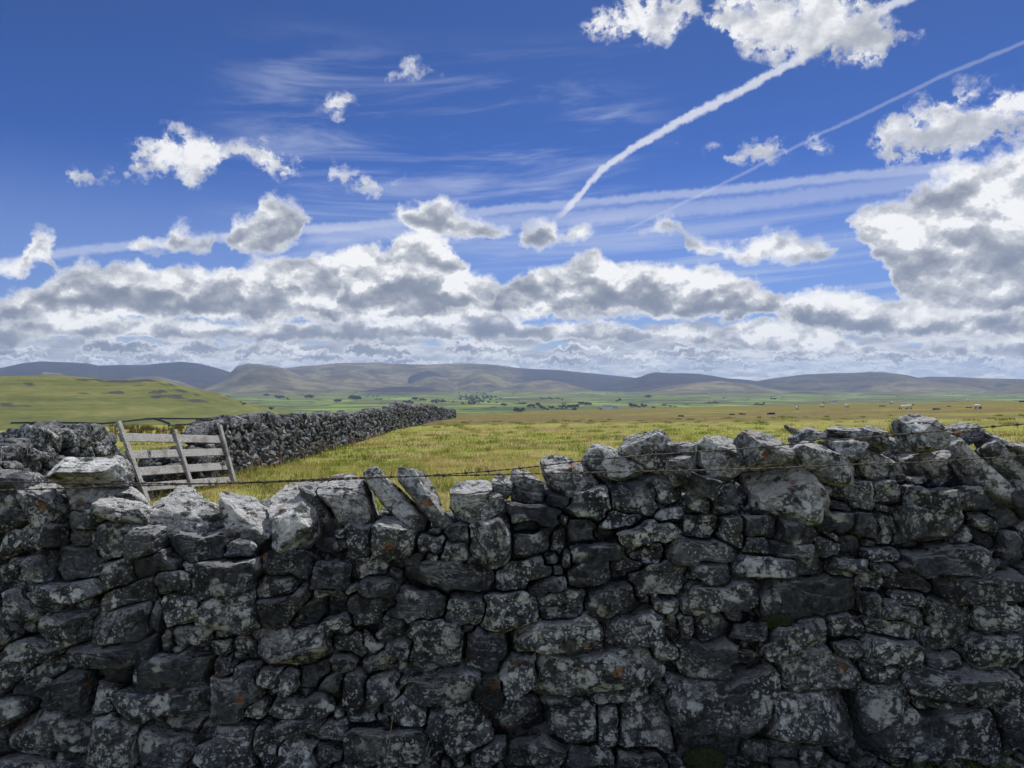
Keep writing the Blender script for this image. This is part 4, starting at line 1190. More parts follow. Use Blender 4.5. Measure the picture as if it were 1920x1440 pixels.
def build_field_walls():
    z = float(ground_z(-7.05, 16.6))
    root = empty('dry_stone_wall', (-7.05, 16.6, z))
    tag(root, 'long grey dry stone wall running away down the pasture from the wooden hurdle', 'stone wall')
    hp = [(0, 1.05), (0.8, 1.14), (2.5, 1.25), (8, 1.24), (18, 1.22), (30, 1.25), (36, 1.62), (45, 1.5), (58, 1.5), (72, 1.35), (86, 1.25), (102, 1.15)]
    run_wall(root, FAR_LINE, lambda s: float(np.interp(s, *zip(*hp))) + 0.05 * math.sin(s * 1.7) + 0.04 * math.sin(s * 0.6),
             lambda f: 0.80 - 0.28 * f, 0.0, '', 100, 0.125, 0.12, seed=3, maxsub=3)
    z = float(ground_z(-6.6, 10.5))
    root = empty('dry_stone_wall', (-6.7, 10.5, z))
    tag(root, 'broken end of dry stone wall left of the wooden hurdle, chest high', 'stone wall')
    hp = [(0, 1.0), (1.5, 1.10), (2.7, 1.06), (3.3, 0.98), (4.6, 1.20), (5.8, 1.24), (6.5, 1.10), (6.9, 0.75)]
    run_wall(root, [(-5.4, 5.9), (-6.38, 8.9), (-6.88, 12.7)], lambda s: float(np.interp(s, *zip(*hp))), lambda f: 0.75 - 0.25 * f, 0.0, '', 100, 0.135, 0.05, seed=5, maxsub=4, cope=True)
    root = empty('dry_stone_wall', (-7.2, 14.5, float(ground_z(-7.2, 14.5))))
    tag(root, 'low tumbled stretch of wall behind the leaning wooden hurdle', 'stone wall')
    run_wall(root, [(-7.0, 12.8), (-7.1, 14.6), (-7.05, 16.5)], lambda s: 0.66 + 0.10 * math.sin(s * 2.2 + 1), lambda f: 0.85 - 0.2 * f, 0.0, '', 70, 0.13, 0.25, seed=8, maxsub=3, cope=False)
build_field_walls()
# ------------------------------------------------------------------ where a photo pixel meets the land
_RS = np.geomspace(3.6, 9800, 5000)
def hit(px, row, rmin=3.6, rmax=9800):
    a = float(pix_az(px))
    rs = _RS[(_RS >= rmin) & (_RS <= rmax)]
    x, y, z, *_ = terrain(np.full_like(rs, a), rs)
    rows = 720 - (z - EYE) / (rs * math.cos(math.radians(a))) * FPX
    ok = np.where(rows <= row)[0]
    i = ok[0] if len(ok) else int(np.argmin(rows))
    return np.array([x[i], y[i], z[i]])
def land(x, y):
    r = np.hypot(x, y); a = np.degrees(np.arctan2(x, y))
    return terrain(np.atleast_1d(a).astype(float), np.atleast_1d(r).astype(float))[2]

def copy_tree(o, loc, rz=0.0, sc=1.0):
    c = o.copy(); COL.objects.link(c)
    c.location = loc; c.rotation_euler = (0, 0, rz); c.scale = (sc, sc, sc)
    for ch in list(o.children):
        d = ch.copy(); COL.objects.link(d); d.parent = c
    return c

# ------------------------------------------------------------------ wooden hurdle leaning across the gap
def board(a, b, up, thick_dir, h, t, seed, bow=0.0):
    """sawn board from a to b: h along 'up', t along 'thick_dir', slightly worn ends and edges"""
    rg = np.random.default_rng(seed)
    a, b, up, td = (np.asarray(v, float) for v in (a, b, up, thick_dir))
    n = 14
    V = []
    prof = [(-.5, -.42), (-.46, -.5), (.46, -.5), (.5, -.42), (.5, .42), (.46, .5), (-.46, .5), (-.5, .42)]
    for i in range(n):
        f = i / (n - 1)
        c = a + (b - a) * f + td * bow * math.sin(math.pi * f)
        w = 1 + rg.normal(0, 0.018)
        for u, v in prof:
            V.append(c + up * (u * h * w) + td * (v * t))
    k = len(prof)
    F = [[i * k + j, i * k + (j + 1) % k, (i + 1) * k + (j + 1) % k, (i + 1) * k + j] for i in range(n - 1) for j in range(k)]
    V = np.array(V)
    Fe = [[0, 1, 2, 3], [0, 3, 4, 7], [4, 5, 6, 7]]
    Fe = [f[::-1] for f in Fe] + [[(n - 1) * k + q for q in f] for f in Fe]
    return V, np.array(F + Fe)

def build_hurdle():
    gl = hit(275, 937); gr = hit(441, 907)
    def px(p, y): return np.array([(p[0] - 960) / FPX * y, y, EYE - (p[1] - 720) / FPX * y])
    L0, L1 = px((276, 938), 13.0), px((222, 790), 13.15)
    R0, R1 = px((441, 907), 16.0), px((412, 797), 16.25)
    M0, M1 = px((360, 912), 14.45), px((327, 806), 14.62)
    along = (R0 - L0) / np.linalg.norm(R0 - L0)
    root = empty('hurdle', tuple(L0))
    tag(root, 'weathered grey wooden hurdle of four rails leaning in the wall gap', 'hurdle')
    inv = Matrix.Translation(tuple(-L0))
    def face_n(p0, p1):
        n = np.cross(along, p1 - p0); n /= np.linalg.norm(n)
        return n if n[0] > 0 else -n
    for i, (p0, p1, w) in enumerate(((L0, L1, .105), (M0, M1, .095), (R0, R1, .10))):
        n = face_n(p0, p1)
        V, F = board(p0 - (p1 - p0) * 0.03, p1, along, n, w, .05, 40 + i)
        o = link('upright', mesh_from('upright', V - L0, F, M_WOOD, False), root)
    def on(p0, p1, f): return p0 + (p1 - p0) * f
    for i, (fl, fm, fr, h) in enumerate(((.81, .80, .765, .165), (.585, .575, .555, .155), (.37, .345, .315, .16), (.175, .12, .075, .15))):
        a, m, b = on(L0, L1, fl), on(M0, M1, fm), on(R0, R1, fr)
        n = face_n(L0, L1)
        off = -n * 0.052
        a = a - along * 0.05; b = b + along * 0.02
        upv = (L1 - L0) / np.linalg.norm(L1 - L0)
        V, F = board(a + off, b + off, upv, n, h, .03, 60 + i, bow=0.01)
        o = link('rail', mesh_from('rail', V - L0, F, M_WOOD, False), root)
        for q, c in (((L0, L1), a + along * .05), ((M0, M1), m), ((R0, R1), b - along * .02)):
            pass
build_hurdle()

# ------------------------------------------------------------------ wires strung along the wall top
def wire_y(px): return 2.90
def build_wire(pts, label, barbed, seed):
    rg = np.random.default_rng(seed)
    P = []
    for px, py in pts:
        y = 2.81 + 0.02 * math.sin(px * 0.01)
        P.append(((px - 960) / FPX * y, y, EYE - (py - 720) / FPX * y))
    P = np.array(P)
    d = np.concatenate([[0], np.cumsum(np.linalg.norm(np.diff(P, axis=0), axis=1))])
    n = int(d[-1] / 0.012)
    s = np.linspace(0, d[-1], n)
    Q = np.stack([np.interp(s, d, P[:, i]) for i in range(3)], 1)
    k = 15; ker = np.hanning(k * 2 + 1); ker /= ker.sum()
    for i in (1, 2): Q[:, i] = np.convolve(np.pad(Q[:, i], k, mode='edge'), ker, 'valid')
    root_loc = Q[n // 2]
    root = empty('barbed_wire' if barbed else 'fence_wire', tuple(root_loc))
    tag(root, label, 'wire')
    acc = Acc()
    tw = s / 0.055 * 2 * np.pi
    for ph in (0, np.pi):
        off = np.stack([np.zeros(n), np.cos(tw + ph), np.sin(tw + ph)], 1) * 0.0014
        V, F = tube(Q + off - root_loc, 0.0016, 5)
        acc.put(V, F)
    acc.build('strand', M_WIRE, root)
    if barbed:
        b = Acc()
        for q in (0, 1):
            th = np.linspace(0, 4 * np.pi, 12)
            hel = np.stack([np.linspace(-.006, .006, 12) + q * .004, np.cos(th) * .0042, np.sin(th) * .0042], 1)
            b.put(*tube(hel, .0012, 4))
        for vx, vy, vz in ((.006, -.006, .018), (-.006, .005, -.018), (.005, .012, .012), (-.005, -.012, -.012)):
            b.put(*tube([(0, 0, 0), (vx, vy, vz)], [.0014, .0006], 4))
        proto = b.build('barb', M_WIRE, root)
        first = True
        t = rg.uniform(0.02, 0.1)
        while t < d[-1]:
            i = min(int(t / d[-1] * n), n - 2)
            o = proto if first else proto.copy()
            if not first:
                COL.objects.link(o); o.parent = root
            first = False
            o.location = tuple(Q[i] - root_loc)
            o.rotation_euler = (rg.uniform(0, 6.28), 0, 0)
            t += float(np.clip(rg.normal(0.115, 0.03), .05, .2))
build_wire([(-260, 922), (0, 919), (60, 918), (110, 916), (200, 912), (250, 911), (350, 908), (450, 905), (520, 902), (640, 896), (760, 893), (900, 891), (1000, 888), (1200, 884), (1390, 880), (1490, 876), (1640, 869), (1720, 868), (1800, 862), (1920, 855), (2200, 838)],
           'lower dark wire sagging across the whole top of the near wall', True, 1)
build_wire([(-260, 901), (0, 903), (100, 905), (230, 906), (400, 907), (520, 904), (640, 899), (790, 892.5), (860, 888), (960, 880), (1010, 874), (1090, 864), (1160, 858), (1300, 847), (1390, 842), (1470, 834), (1560, 826), (1650, 818), (1700, 813), (1800, 805), (1920, 795), (2200, 772)],
           'upper barbed wire rising to the right over the coping stones', True, 2)

# ------------------------------------------------------------------ blades of grass and rushes
def blades(base, length, width, lean, tint, seed, curve=0.5):
    """one mesh of bent tapering blades: base (n,3)"""
    rg = np.random.default_rng(seed)
    n = len(base)
    ang = rg.uniform(0, 2 * np.pi, n)
    side = np.stack([np.cos(ang), np.sin(ang), np.zeros(n)], 1)
    la = rg.uniform(0, 2 * np.pi, n)
    ld = np.stack([np.cos(la), np.sin(la), np.zeros(n)], 1)
    up = np.array([0, 0, 1.0])
    V = np.zeros((n, 5, 3)); 
    L = length[:, None]
    mid = base + up * L * 0.55 + ld * L * (lean[:, None] * 0.35)
    tip = base + up * L * (1 - 0.35 * lean[:, None] ** 2) + ld * L * lean[:, None] * (0.7 + curve)
    w = width[:, None] * side
    V[:, 0] = base - w * .5; V[:, 1] = base + w * .5
    V[:, 2] = mid + w * .36; V[:, 3] = mid - w * .36
    V[:, 4] = tip
    i = np.arange(n)[:, None] * 5
    F4 = i + np.array([[0, 1, 2, 3]]); F3 = i + np.array([[3, 2, 4]])
    return V.reshape(-1, 3), F4, F3, np.repeat(tint, 5)

def build_grass():
    rg = np.random.default_rng(12)
    parts = []
    def scatter(n, r0, r1, a0, a1, power=1.0):
        u = rg.random(n)
        r = r0 * (r1 / r0) ** u if power == 1.0 else np.sqrt(r0 ** 2 + (r1 ** 2 - r0 ** 2) * u)
        a = np.radians(rg.uniform(a0, a1, n))
        return r * np.sin(a), r * np.cos(a), r
    x, y, r = scatter(330000, 4.0, 60.0, -36, 37)
    clump = fbm(np.stack([x, y, 0 * x], 1) * 1.3, 3, 4)
    patch = fbm(np.stack([x, y, 0 * x], 1) * 0.16, 3, 9)
    patch = patch + 0.45 * fbm(np.stack([x * 0.5, y * 0.9, 0 * x], 1), 3, 19)
    keep = (rg.random(len(x)) > sstep(r, 24, 58)) & (y > 3.75) & (clump + rg.normal(0, 0.25, len(x)) > -0.22)
    fl = np.interp(y, [p[1] for p in FAR_LINE], [p[0] for p in FAR_LINE])
    keep &= ~((np.abs(x - fl) < 0.35) & (y > 16.3))
    x, y, r, clump, patch = (q[keep] for q in (x, y, r, clump, patch))
    z = ground_z(x, y)
    hgt = np.clip(0.060 + 0.06 * clump + 0.05 * patch + rg.normal(0, 0.022, len(x)), 0.02, 0.25) * (1 + r / 90)
    wall_side = np.exp(-((x - fl[keep] - 0.6) / 0.5) ** 2) * (y > 14)
    hgt = hgt * (1 + 0.9 * wall_side)
    wid = 0.0034 + 0.00042 * r
    tint = np.clip(0.36 + 0.48 * patch + 0.14 * rg.normal(size=len(x)) + 0.10 * (rg.random(len(x)) < 0.1) + 0.30 * sstep(r, 44, 62) + 0.30 * np.exp(-((r - 19.5) / 5.0) ** 2) * sstep(x, -4, 1) - 0.16 * np.exp(-((r - 33) / 8.0) ** 2) - 0.14 * clump, 0, 1)
    A = blades(np.stack([x, y, z - 0.01], 1), hgt, wid, np.clip(rg.normal(0.62, 0.30, len(x)), 0, 1.2), tint, 3)
    # coarse tussocks
    tx_, ty_, tr_ = scatter(900, 9.0, 75.0, -34, 36)
    kt = (ty_ > 4.2) & ~((np.abs(tx_ - np.interp(ty_, [p[1] for p in FAR_LINE], [p[0] for p in FAR_LINE])) < 0.5) & (ty_ > 15))
    tx_, ty_, tr_ = tx_[kt], ty_[kt], tr_[kt]
    nb = 46
    rad = rg.uniform(.10, .30, len(tx_))
    bx = np.repeat(tx_, nb) + rg.normal(0, 1, len(tx_) * nb) * np.repeat(rad, nb); by = np.repeat(ty_, nb) + rg.normal(0, 1, len(tx_) * nb) * np.repeat(rad, nb)
    bh = np.repeat(rg.uniform(.12, .26, len(tx_)), nb) * rg.uniform(.6, 1.1, len(bx))
    bt = np.clip(np.repeat(rg.choice([.06, .15, .22, .85], len(tx_), p=[.4, .25, .15, .2]), nb) + rg.normal(0, .1, len(bx)), 0, 1)
    T = blades(np.stack([bx, by, ground_z(bx, by) - .01], 1), bh, 0.004 + 0.00045 * np.hypot(bx, by), np.clip(rg.normal(.55, .3, len(bx)), 0, 1.2), bt, 6)
    # seed stalks, pale
    x2, y2, r2 = scatter(9000, 6.0, 45.0, -30, 36)
    k2 = y2 > 3.8
    x2, y2, r2 = x2[k2], y2[k2], r2[k2]
    B = blades(np.stack([x2, y2, ground_z(x2, y2)], 1), rg.uniform(0.18, 0.36, len(x2)), 0.0025 + 0.0004 * r2, rg.uniform(0, 0.35, len(x2)), np.clip(rg.normal(0.85, 0.08, len(x2)), 0, 1), 4)
    # the foot of the near wall on our side
    n = 2600
    x3 = np.concatenate([rg.uniform(0.95, 2.6, n), rg.uniform(-2.4, 1.0, 900)])
    y3 = np.concatenate([2.90 - np.abs(rg.normal(0, 0.10, n)), 2.90 - np.abs(rg.normal(0, 0.08, 900))])
    up3 = np.concatenate([0.05 + 0.10 * sstep(x3[:n], 1.3, 2.1), np.zeros(900)])
    C = blades(np.stack([x3, y3, 0.0 * x3 - 0.02], 1), rg.uniform(0.07, 0.15, len(x3)) + up3 * .45, np.full(len(x3), 0.004), rg.uniform(0.2, 0.9, len(x3)), np.clip(rg.normal(0.0, 0.12, len(x3)), 0, 1), 5)
    acc = Acc()
    for V, F4, F3, t in (A, B, C, T):
        acc.V.append(V); acc.F4.append(F4 + acc.n); acc.F3.append(F3 + acc.n); acc.A.setdefault('tint', []).append(t); acc.n += len(V)
    tag(acc.build('grass', M_GRASS, None, False), kind='stuff')
build_grass()

def rush_mesh(seed, n, rad, h, w=0.006):
    rg = np.random.default_rng(seed)
    a = rg.uniform(0, 6.28, n); q = rad * np.sqrt(rg.random(n))
    base = np.stack([q * np.cos(a), q * np.sin(a), np.zeros(n) - 0.03], 1)
    V, F4, F3, t = blades(base, rg.uniform(0.55, 1.0, n) * h, np.full(n, w), np.clip(rg.normal(0.32, 0.16, n), 0, 0.8), np.clip(rg.normal(0.42, 0.22, n), 0, 1), seed, 0.2)
    return mesh_from('rush_clump', V, [F4, F3], M_RUSH, False, {'tint': t})

def build_rushes():
    rg = np.random.default_rng(4)
    ms = [rush_mesh(70 + i, 260, 0.34, 0.85, 0.010) for i in range(3)]
    spots = [((1648, 830), 0.95, 'brown rush clump behind the wall, leftmost of three beside the tall leaning coping stone'),
             ((1684, 828), 1.05, 'tallest clump of brown rushes, just left of the tall leaning coping stone'),
             ((1718, 832), 0.8, 'clump of rushes half hidden by the tall leaning coping stone'),
             ((1862, 842), 0.62, 'short tuft of rushes above the wall near the right edge')]
    for i, (p, s, lb) in enumerate(spots):
        o = link('rush_clump', ms[i % 3])
        o.location = tuple(hit(*p)); o.scale = (s, s, s); o.rotation_euler = (0, 0, i * 1.3)
        tag(o, lb, 'rushes', 'rush clumps beyond the near wall')
    ms2 = [rush_mesh(90 + i, 130, 0.55, 0.8, 0.022) for i in range(3)]
    for i in range(34):
        px = rg.uniform(200, 345); row = rg.uniform(798, 818) - (px - 205) * 0.03
        o = link('rush_clump', ms2[i % 3])
        o.location = tuple(hit(px, row)); s = rg.uniform(0.7, 1.15); o.scale = (s, s, s * rg.uniform(0.8, 1.2)); o.rotation_euler = (0, 0, rg.uniform(0, 6))
        tag(o, 'brown rush clump in the rough strip seen over the wooden hurdle', 'rushes', 'rushes behind the hurdle')
build_rushes()

def build_thistles():
    def plant(name, loc, h, seed, label, cat, spread=0.16, leaves=26, group=None):
        rg = np.random.default_rng(seed)
        root = empty(name, tuple(loc)); tag(root, label, cat, group)
        st = Acc(); lf = Acc(); hd = Acc()
        for s in range(3):
            a = rg.uniform(0, 6.28); ln = h * rg.uniform(0.75, 1.0)
            pts = [(math.cos(a) * spread * f ** 1.4 * 0.6, math.sin(a) * spread * f ** 1.4 * 0.6, ln * f) for f in np.linspace(0, 1, 6)]
            st.put(*tube(pts, np.linspace(.009, .004, 6), 5), tint=0.45)
            for q in range(leaves // 3):
                f = rg.uniform(0.15, 1.0); c = np.array(pts[min(int(f * 5), 4)]) + (np.array(pts[min(int(f * 5) + 1, 5)]) - np.array(pts[min(int(f * 5), 4)])) * ((f * 5) % 1)
                b = rg.uniform(0, 6.28); l = rg.uniform(.06, .13) * (1.3 - f * .6)
                d = np.array([math.cos(b), math.sin(b), rg.uniform(-.5, .6)]); sd = np.cross(d, (0, 0, 1)); sd /= np.linalg.norm(sd)
                V = [c, c + d * l * .45 + sd * l * .2, c + d * l, c + d * l * .45 - sd * l * .2]
                lf.put(V, [[0, 1, 2, 3]], tint=np.clip(rg.normal(.45, .2), 0, 1))
            for q in range(6):
                c = np.array(pts[-1]) + rg.normal(0, .035, 3) * (1, 1, .8)
                D, F = ico(1)
                hd.put(c + D * rg.uniform(.018, .028) * (1, 1, 1.3), F, tint=np.clip(rg.normal(.8, .15), 0, 1))
        st.build('stem', M_THISTLE, root); lf.build('leaves', M_THISTLE, root, False); tag(hd.build('seed_heads', M_THISTLE, root), kind='stuff')
    plant('thistle', hit(387, 912) + np.array([0.25, 0, 0]), 0.60, 3, 'tall dry brown thistle in front of the right half of the hurdle', 'thistle', .2, 48)
    plant('thistle', hit(332, 922), 0.40, 4, 'short dry thistle in front of the middle of the hurdle', 'thistle', .22, 40)
    for i, (y, dx, h) in enumerate(((18.5, .95, .35), (21, .85, .45), (23.5, .9, .42), (25.5, .95, .5), (28.5, .85, .4), (31, 1.0, .4))):
        x = float(np.interp(y, [p[1] for p in FAR_LINE], [p[0] for p in FAR_LINE])) + dx - .25
        plant('dock_plant', (x, y, float(ground_z(x, y))), h, 20 + i, 'brown seeding dock plant at the foot of the long field wall', 'dock', .3, 36, 'dock plants along the long wall')
    for i, (px, row, h) in enumerate(((258, 930, .55), (236, 925, .6), (300, 928, .35))):
        plant('dock_plant', hit(px, row, 11.5), h, 40 + i, 'reddish brown dock plant at the foot of the hurdle', 'dock', .28, 40, 'dock plants by the hurdle')
    # a dry stalk in front of the near wall and dark cushions of moss on its face
    st = Acc()
    p = [wall_pt(742, 1344), wall_pt(748, 1300), wall_pt(758, 1268), wall_pt(772, 1256), wall_pt(792, 1254)]
    p = np.array([q + np.array([0, -.12, 0]) for q in p])
    p = np.vstack([[p[0][0] - .03, p[0][1] - .02, 0.0], p])
    st.put(*tube(p, np.linspace(.0022, .0010, len(p)), 5), tint=0.75)
    tag(st.build('grass_stalk', M_THISTLE), 'thin dry grass stalk bending against the shadowed near wall', 'grass stalk')
    mm = mat_simple('dark_moss', (0.008, 0.012, 0.004), (0.022, 0.030, 0.010), 90, 0.95, bump=0.01)
    for i, (px, py, s, lb) in enumerate(((1455, 1162, .055, 'dark moss cushion under the longest flat stone of the near wall'), (1765, 1298, .05, 'dark moss cushion low on the right part of the near wall'), (1322, 1425, .07, 'largest dark moss cushion at the bottom of the near wall'))):
        D, F = ico(4)
        R = s * (1 + .22 * fbm(D * 3 + i, 3, i) + .10 * fbm(D * 14 + i, 2, i))
        V = wall_pt(px, py) + np.array([0, -.005, 0]) + D * R[:, None] * np.array([1.15, .6, .8])
        tag(link('moss', mesh_from('moss', V, F, mm)), lb, 'moss', 'moss cushions on the near wall')
build_thistles()

# ------------------------------------------------------------------ sheep
def sheep_mesh(name, grazing):
    mb = bpy.data.metaballs.new(name); mb.resolution = 0.035; mb.render_resolution = 0.035; mb.threshold = 0.35
    def ball(x, y, z, r, sx=1, sy=1, sz=1):
        e = mb.elements.new(); e.type = 'ELLIPSOID'; e.co = (x, y, z); e.radius = r; e.size_x, e.size_y, e.size_z = sx, sy, sz
    # body along +X
    ball(-.25, 0, .60, .40, 1.0, .80, .86); ball(.05, 0, .58, .40, 1.0, .80, .85); ball(.28, 0, .60, .36, .95, .76, .90)
    ball(-.42, 0, .62, .26, .9, .8, .9)
    for sx in (-.36, .30):
        for sy in (-.12, .12):
            for f in np.linspace(0, 1, 7):
                ball(sx + (.03 if sx < 0 else .0) * math.sin(f * 6), sy, .42 - .38 * f, .13 - .055 * f)
    hp = [(.46, .72), (.56, .80), (.64, .86)] if not grazing else [(.48, .52), (.58, .38), (.64, .25)]
    for i, (x, z) in enumerate(hp): ball(x, 0, z, .19 - .02 * i)
    hx, hz = hp[-1]
    if grazing: snout = [(.67, .17), (.69, .10)]
    else: snout = [(.73, .84), (.81, .80)]
    for i, (x, z) in enumerate(snout): ball(x, 0, z, .125 - .02 * i)
    for sy in (-1, 1):
        ball(hx - .01, sy * .10, hz + .03, .07, 1, 1.4, .7)
    ball(-.60, 0, .50, .09); ball(-.62, 0, .40, .08)
    ob = bpy.data.objects.new(name, mb); COL.objects.link(ob)
    dg = bpy.context.evaluated_depsgraph_get()
    me = bpy.data.meshes.new_from_object(ob.evaluated_get(dg))
    bpy.data.objects.remove(ob)
    n = len(me.vertices); co = np.zeros(n * 3, np.float32); me.vertices.foreach_get('co', co); co = co.reshape(-1, 3).astype(float)
    fleece = sstep(co[:, 2], .34, .44) * sstep(co[:, 0], .60, .50)
    nr = co - np.array([-.05, 0, .58]); nr /= np.linalg.norm(nr, axis=1)[:, None] + 1e-6
    co = co + nr * (fleece * (.018 * fbm(co * 22, 2, 3) + .02 * fbm(co * 7, 2, 5)))[:, None]
    me.vertices.foreach_set('co', co.astype(np.float32).ravel())
    me.materials.clear(); me.materials.append(M_WOOL); me.materials.append(M_FACE)
    for p in me.polygons:
        c = p.center
        p.material_index = 1 if ((c.x > hx - .06 and (c.z > .70 or grazing)) or (c.z < .30 and c.x < .45)) else 0
        p.use_smooth = True
    return me
def build_sheep():
    g, s = sheep_mesh('sheep', True), sheep_mesh('sheep', False)
    spots = [(1495, 768, s, -90, 'lone white sheep seen end on, leftmost on the right-hand pasture'),
             (1541, 764, g, 10, 'faint sheep lying low on the pasture between the leftmost sheep and the dark-faced pair'),
             (1587, 764, g, 0, 'long-bodied grazing sheep facing right with a black head'),
             (1672, 757.5, g, 205, 'grazing sheep with head to the left on the pasture skyline'),
             (1694, 768, g, 150, 'left sheep of the close pair standing side by side'),
             (1705, 767, s, -55, 'right sheep of the close pair standing side by side'),
             (1815, 751, s, 80, 'small white sheep highest on the right skyline'),
             (1833, 767, g, -70, 'white sheep nearest the right edge, facing the camera')]
    for px, row, m, rz, lb in spots:
        o = link('sheep', m)
        o.location = tuple(hit(px, row, 40, 300)); o.rotation_euler = (0, 0, math.radians(rz))
        o.scale = (.74, .74, .74)
        tag(o, lb, 'sheep', 'sheep grazing the right-hand pasture')
build_sheep()

def build_rocks():
    spots = [(1277, 781, .9, .35, 'flat dark rock in the brown grass, leftmost of the field rocks'), (1372, 778, .8, .3, 'left one of two low rocks close together in the brown grass'), (1392, 777, 1.0, .35, 'right one of two low rocks close together in the brown grass'),
             (1446, 777, 1.1, .4, 'single rounded dark rock in the brown grass below the leftmost sheep'), (1654, 762, 1.5, .35, 'long low rock left of the close pair of sheep'), (1756, 768, 1.2, .4, 'rock slab right of the close pair of sheep'),
             (1780, 762, 1.1, .3, 'flat rock below the skyline sheep'), (1816, 765, .9, .35, 'small rock left of the sheep nearest the right edge'), (1917, 754, 1.6, .8, 'dark boulder on the skyline at the right edge')]
    for i, (px, row, w, h, lb) in enumerate(spots):
        p = hit(px, row, 30, 300)
        w, h = w * .8, h * .6
        R = outline_box(w, h * 1.4, 0, 500 + i, n=36)
        V, F = stone_verts(R, (0, 0, h * .2), np.array([1., 0, 0]), np.array([0, 0, 1.]), np.array([0, -1., 0]), w * .35, 500 + i, 3, 1.2)
        o = link('rock', mesh_from('rock', V, F, M_FARSTONE, True, {'tint': np.full(len(V), .35)}))
        o.location = tuple(p); tag(o, lb, 'rock', 'rocks in the far pasture')
build_rocks()

# ------------------------------------------------------------------ far things: trees, woods, farms, masts, walls on the hill
def tree_mesh(seed, n=260, cr=1.0, ch=1.0):
    """crown of leaf clumps about a forked trunk, unit height 10 m"""
    rg = np.random.default_rng(seed)
    acc = Acc(); mid = []
    acc.put(*tube([(0, 0, -.5), (.1, 0, 2), (0, .1, 4.5), (.2, .2, 7)], [.45, .36, .25, .1], 6))
    for k in range(5):
        a = rg.uniform(0, 6.28); l = rg.uniform(1.6, 3.0)
        acc.put(*tube([(0, 0, 2.6 + .4 * k), (math.cos(a) * l * .6, math.sin(a) * l * .6, 4 + .5 * k), (math.cos(a) * l, math.sin(a) * l, 5.2 + .6 * k)], [.2, .13, .05], 5))
    ntrunk = sum(len(f) for f in acc.F3) + sum(len(f) for f in acc.F4)
    lobes = [(rg.normal(0, 1.7, 2) * cr, rg.uniform(3.6, 7.8) * ch, rg.uniform(1.4, 2.5) * cr) for _ in range(9)]
    for k in range(n):
        (lx, ly), lz, lr = lobes[rg.integers(len(lobes))]
        d = rg.normal(size=3); d /= np.linalg.norm(d)
        c = np.array([lx, ly, lz]) + d * lr * rg.uniform(.6, 1.05) * (1, 1, .85)
        c[2] = max(c[2], 1.2)
        u = rg.normal(size=3); u /= np.linalg.norm(u); v = np.cross(u, d); v /= np.linalg.norm(v) + 1e-6
        s = rg.uniform(.5, 1.0)
        acc.put([c - u * s - v * s * .6, c + u * s - v * s * .7, c + u * s * .8 + v * s * .7, c - u * s * .7 + v * s * .6], [[0, 1, 2, 3]])
    V = np.concatenate(acc.V); F = np.concatenate(acc.F4)
    return mesh_from('tree', V, F, [M_BARK, M_LEAF], False, None, np.concatenate([np.zeros(ntrunk, int), np.ones(len(F) - ntrunk, int)]))

